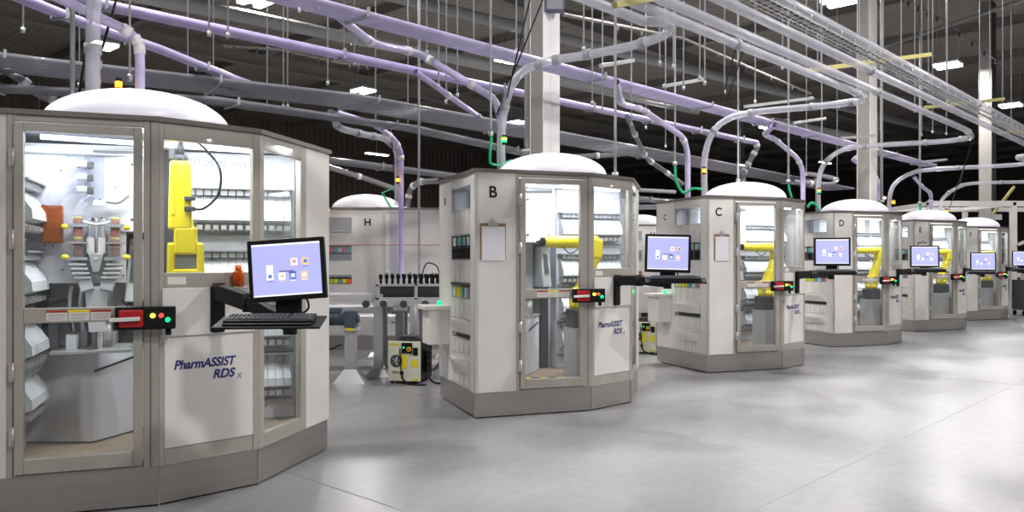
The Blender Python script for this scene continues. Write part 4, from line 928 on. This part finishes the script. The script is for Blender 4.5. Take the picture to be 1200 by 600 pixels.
signal(591,164,8.5,['ledG','ledY'],'green and yellow signal lamp on the tube above cabinet B',1.2)
signal(825,200,11.5,['ledO'],'amber signal lamp on the tube above cabinet C',1.3)
signal(960,224,14.75,['ledG','ledO'],'green and amber signal lamp on the tube above cabinet D',1.4)
signal(1047,237,18.0,['ledO'],'amber signal lamp on the tube above cabinet E',1.6)
signal(1109,248,21.1,['ledG','ledO'],'green and amber signal lamp above the farthest cabinet F',1.9)
signal(466,211,12.7,['ledO'],'amber signal lamp on the tube at the marked H cabinet',1.3)
signal(384.5,246,12.9,['ledO'],'amber signal lamp at the right edge of the nearest cabinet',1.0)
# green air hoses
def hose(px, label, r=.014):
    tag(MB().tube(smooth_path([PD(*p) for p in px],6), r, 8).build('air_hose','green'), label, 'hose', 'green air hoses')
hose([(576,157,8.5),(575,170,8.5),(574,188,8.5),(576,192,8.5),(584,193,8.55),(600,188,8.75)], 'green air hose looping left of the dome of cabinet B')
hose([(791,192,11.6),(792,210,11.6),(797,222,11.6),(803,226,11.6),(812,221,11.6),(823,222,11.6)], 'green air hose looping onto cabinet C left of its dome', .02)
hose([(924,213,11.9),(925,222,11.9),(928,232,11.9)], 'green air hose ending behind the right side of cabinet C', .018)
hose([(946,243,14.8),(950,238,14.8),(956,240,14.8),(960,247,14.8)], 'green air hose bowed left of the dome of cabinet D', .026)
hose([(448,226,13.6),(456,240,13.6),(461,246,13.6)], 'green air hose on the roof of the marked H cabinet', .016)
hose([(448,226,13.6),(457,222,13.5),(466,216,13.2)], 'green air hose leading up to the lamp at the marked H cabinet', .012)
hose([(152,103,5.9),(153,112,5.9)], 'short green hose behind the nearest dome', .014)
hose([(1078.5,238,20.3),(1078.5,250,20.3)], 'short green hose behind the dome of cabinet E', .03)

# threaded rods and channel struts
def rod(x, y, Z, label, r=.009, grp='steel rods hanging from the roof', m='galv'):
    p = PD(x, y, Z); t = MB().cyl((0,0,0),(0,0,CEIL-p.z),r,8).cyl((0,0,-.02),(0,0,.03),r*2.2,8).build('hanger_rod', m, None, 0, p); tag(t, label, 'rod', grp)
rods = [(27,36,7.4),(152,92,6.1),(245,40,7.6),(267,42,7.6),(313,125,11),(332,125,11),(337,125,11),(384,98,9.5),(403,60,12),(500,62,11),(514,102,9.5),
 (523,120,9.6),(536,112,10.6),(555,60,9),(605,60,9.4),(684,58,8.3),(694,121,9.6),(706,131,9.8),(740,146,10.4),(781,40,8.5),(773,74,9.4),(789,78,9.6),(801,104,10),(820,92,10.2),
 (826,98,10.4),(849,108,11),(885,120,12),(917,80,11.7),(945,205,15),(958,90,11.2),(962,90,11.5),(981,210,17),(1007,78,12),(1018,80,12.3),(1072,130,14.4),(1080,158,15),(1093,155,15.5),(1109,157,16),(1110,120,14),
 (1148,136,17),(1175,125,16),(1056,100,13),(1035,90,13),(1088,120,14.5),(1185,150,18),(1160,140,18),(780,172,14),(757,150,14),(250,118,12),(478,150,15),(440,150,15),(415,75,14),(220,100,11),(93,100,10)]
for x, y, Z in rods: rod(x, y, Z, 'thin steel rod hanging straight down from the dark roof')
rod(491, 338, 11.2, 'long pale rod reaching down to the puck conveyor left of B', .017, None)
rod(85, 122, 6.6, 'pale pipe standing up behind the nearest dome', .02, None)
rod(721, 205, 9.0, 'long steel pipe reaching down to the roof of cabinet B', .016, None)
rod(575, 157, 8.5, 'long rod with green hose left of the tube at cabinet B', .012, None)
rod(791, 192, 11.6, 'long rod with green hose left of the tube at cabinet C', .014, None)
rod(865, 212, 11.6, 'bright rod reaching down to the dome of cabinet C', .014, None)
rod(924, 213, 11.9, 'bright rod with green hose behind cabinet C', .016, None)
rod(963, 200, 15, 'long rod beside the tube over cabinet D', .014, None)
rod(1078, 238, 20.3, 'bright rod reaching down behind the dome of cabinet E', .025, None)
rod(617, 178, 10.4, 'steel conduit running down left of the white column, left one', .028, None)
rod(622, 178, 10.5, 'steel conduit running down left of the white column, right one', .034, None)
rod(1033, 236, 15.5, 'steel conduit running down right of the second column', .03, None)
def strut(xa, ya, Za, xb, yb, Zb, label, m='galv', w=.045, nm='channel_strut'):
    a = PD(xa,ya,Za); b = PD(xb,yb,Zb); t = MB().bar((0,0,0), b-a, w).build(nm, m, None, .004, a); tag(t, label, 'strut')
strut(704,77,8.9,742,71,9.6,'short steel strut behind the hooked tube, above the lilac bundle')
strut(778,101,9.9,824,93,10.8,'short steel strut across the wide lilac bundle at centre right')
strut(873,125,12,953,115,13.2,'longer steel strut above the tube turning to cabinet C')
strut(931,144,13.2,967,139,14,'short steel strut right of the tube over cabinet C')
strut(985,162,14.2,1024,159,14.9,'short steel strut crossing the second column')
strut(1080,190,16,1109,187,16.6,'short steel strut above the tube to cabinet E')
strut(946,83,9.2,1090,64,10.2,'yellow-green strut carrying the clear tubes, nearest one','ubeam',.05)
strut(1084,126,13.6,1176,116,14.6,'yellow-green strut carrying the clear tubes, middle one','ubeam',.055)
strut(1172,156,17.6,1204,152,18.4,'yellow-green strut at the right edge','ubeam',.06)
strut(720,6,6.2,790,-6,6.9,'yellow-green strut at the top edge right of the column','ubeam',.05)
strut(345,8,7.3,383,-4,7.9,'white strut under the lilac bundle at the top edge','conn',.03)
# pale tags hooked under the lilac bundle
for k in range(5):
    p = PD(351+7.5*k, 3-1.5*k, 7.2); t = MB().box(-.012,.012,-.012,.012,-.09,.02).build('clip_tab','conn',None,.003,p); tag(t,'small white clip hanging in a row under the lilac bundle at top','clip','white clips in a row at the top edge')
# pendant cables in slanting pairs
def cable(a, b, label, r=.009):
    A_ = PD(*a); B_ = PD(*b); tag(MB().cyl((0,0,0), B_-A_, r, 6).build('slanting_cable','black',None,0,A_), label, 'cable', None)
cable((112,-10,5.7),(92,114,5.7),'black cable slanting left of the thick tube, nearest cabinet')
cable((139,-10,5.8),(113,80,5.8),'black cable slanting right of the thick tube, nearest cabinet')
cable((622,-5,8.4),(594,115,8.5),'black cable slanting from the top towards cabinet B, left one')
cable((638,-5,8.6),(582,135,8.6),'black cable slanting from the top towards cabinet B, right one')
cable((868,36,9.5),(845,118,10.8),'black cable slanting under the clear tubes, left one')
cable((877,40,9.5),(852,118,10.8),'black cable slanting under the clear tubes, right one')
cable((1142,160,13.9),(1112,246,20),'black cable slanting from the bend of the tube at right')
cable((1140,160,13.8),(1125,215,18),'thin cable beside the bend of the tube at right',.006)
cable((458,150,12.4),(462,210,12.7),'dark cable beside the long drop at the marked H cabinet')
# sprinkler pipe runs under the roof
def sprink(pts, label, r=.03):
    t = empty('sprinkler_pipe', pts[0]); o = Vector(pts[0]); q = [Vector(p)-o for p in pts]
    MB().tube(q, r, 8).build('pipe_run','beam',t); 
    for a, b in zip(q, q[1:]):
        for k in range(1,5): c = a.lerp(b, k/5); MB().cyl(c-Vector((0,0,.12)), c, .03, 8).build('sprinkler_head','dark',t)
    tag(t, label, 'pipe')
sprink([PD(262,54,16),PD(327,58,16),PD(400,74,18),PD(450,77,20)], 'dark sprinkler pipe left of centre behind the lilac pair')
sprink([PD(660,17,12),PD(800,45,15),PD(950,110,22)], 'dark sprinkler pipe crossing behind the rods at centre right')
sprink([PD(1052,-5,18),PD(1108,25,20),PD(1180,80,23)], 'thin sprinkler pipe under the pale roof at upper right', .02)
# grey boxes by the column head
t = empty('junction_box', PD(650,5,10.2)); tag(t,'grey junction box on the white column at the top edge','box')
MB().box(-.12,.12,-.06,.06,-.10,.22).build('box_body','motor',t,.01); MB().box(-.10,.10,-.065,-.06,-.08,.2).build('box_cover','grey',t)
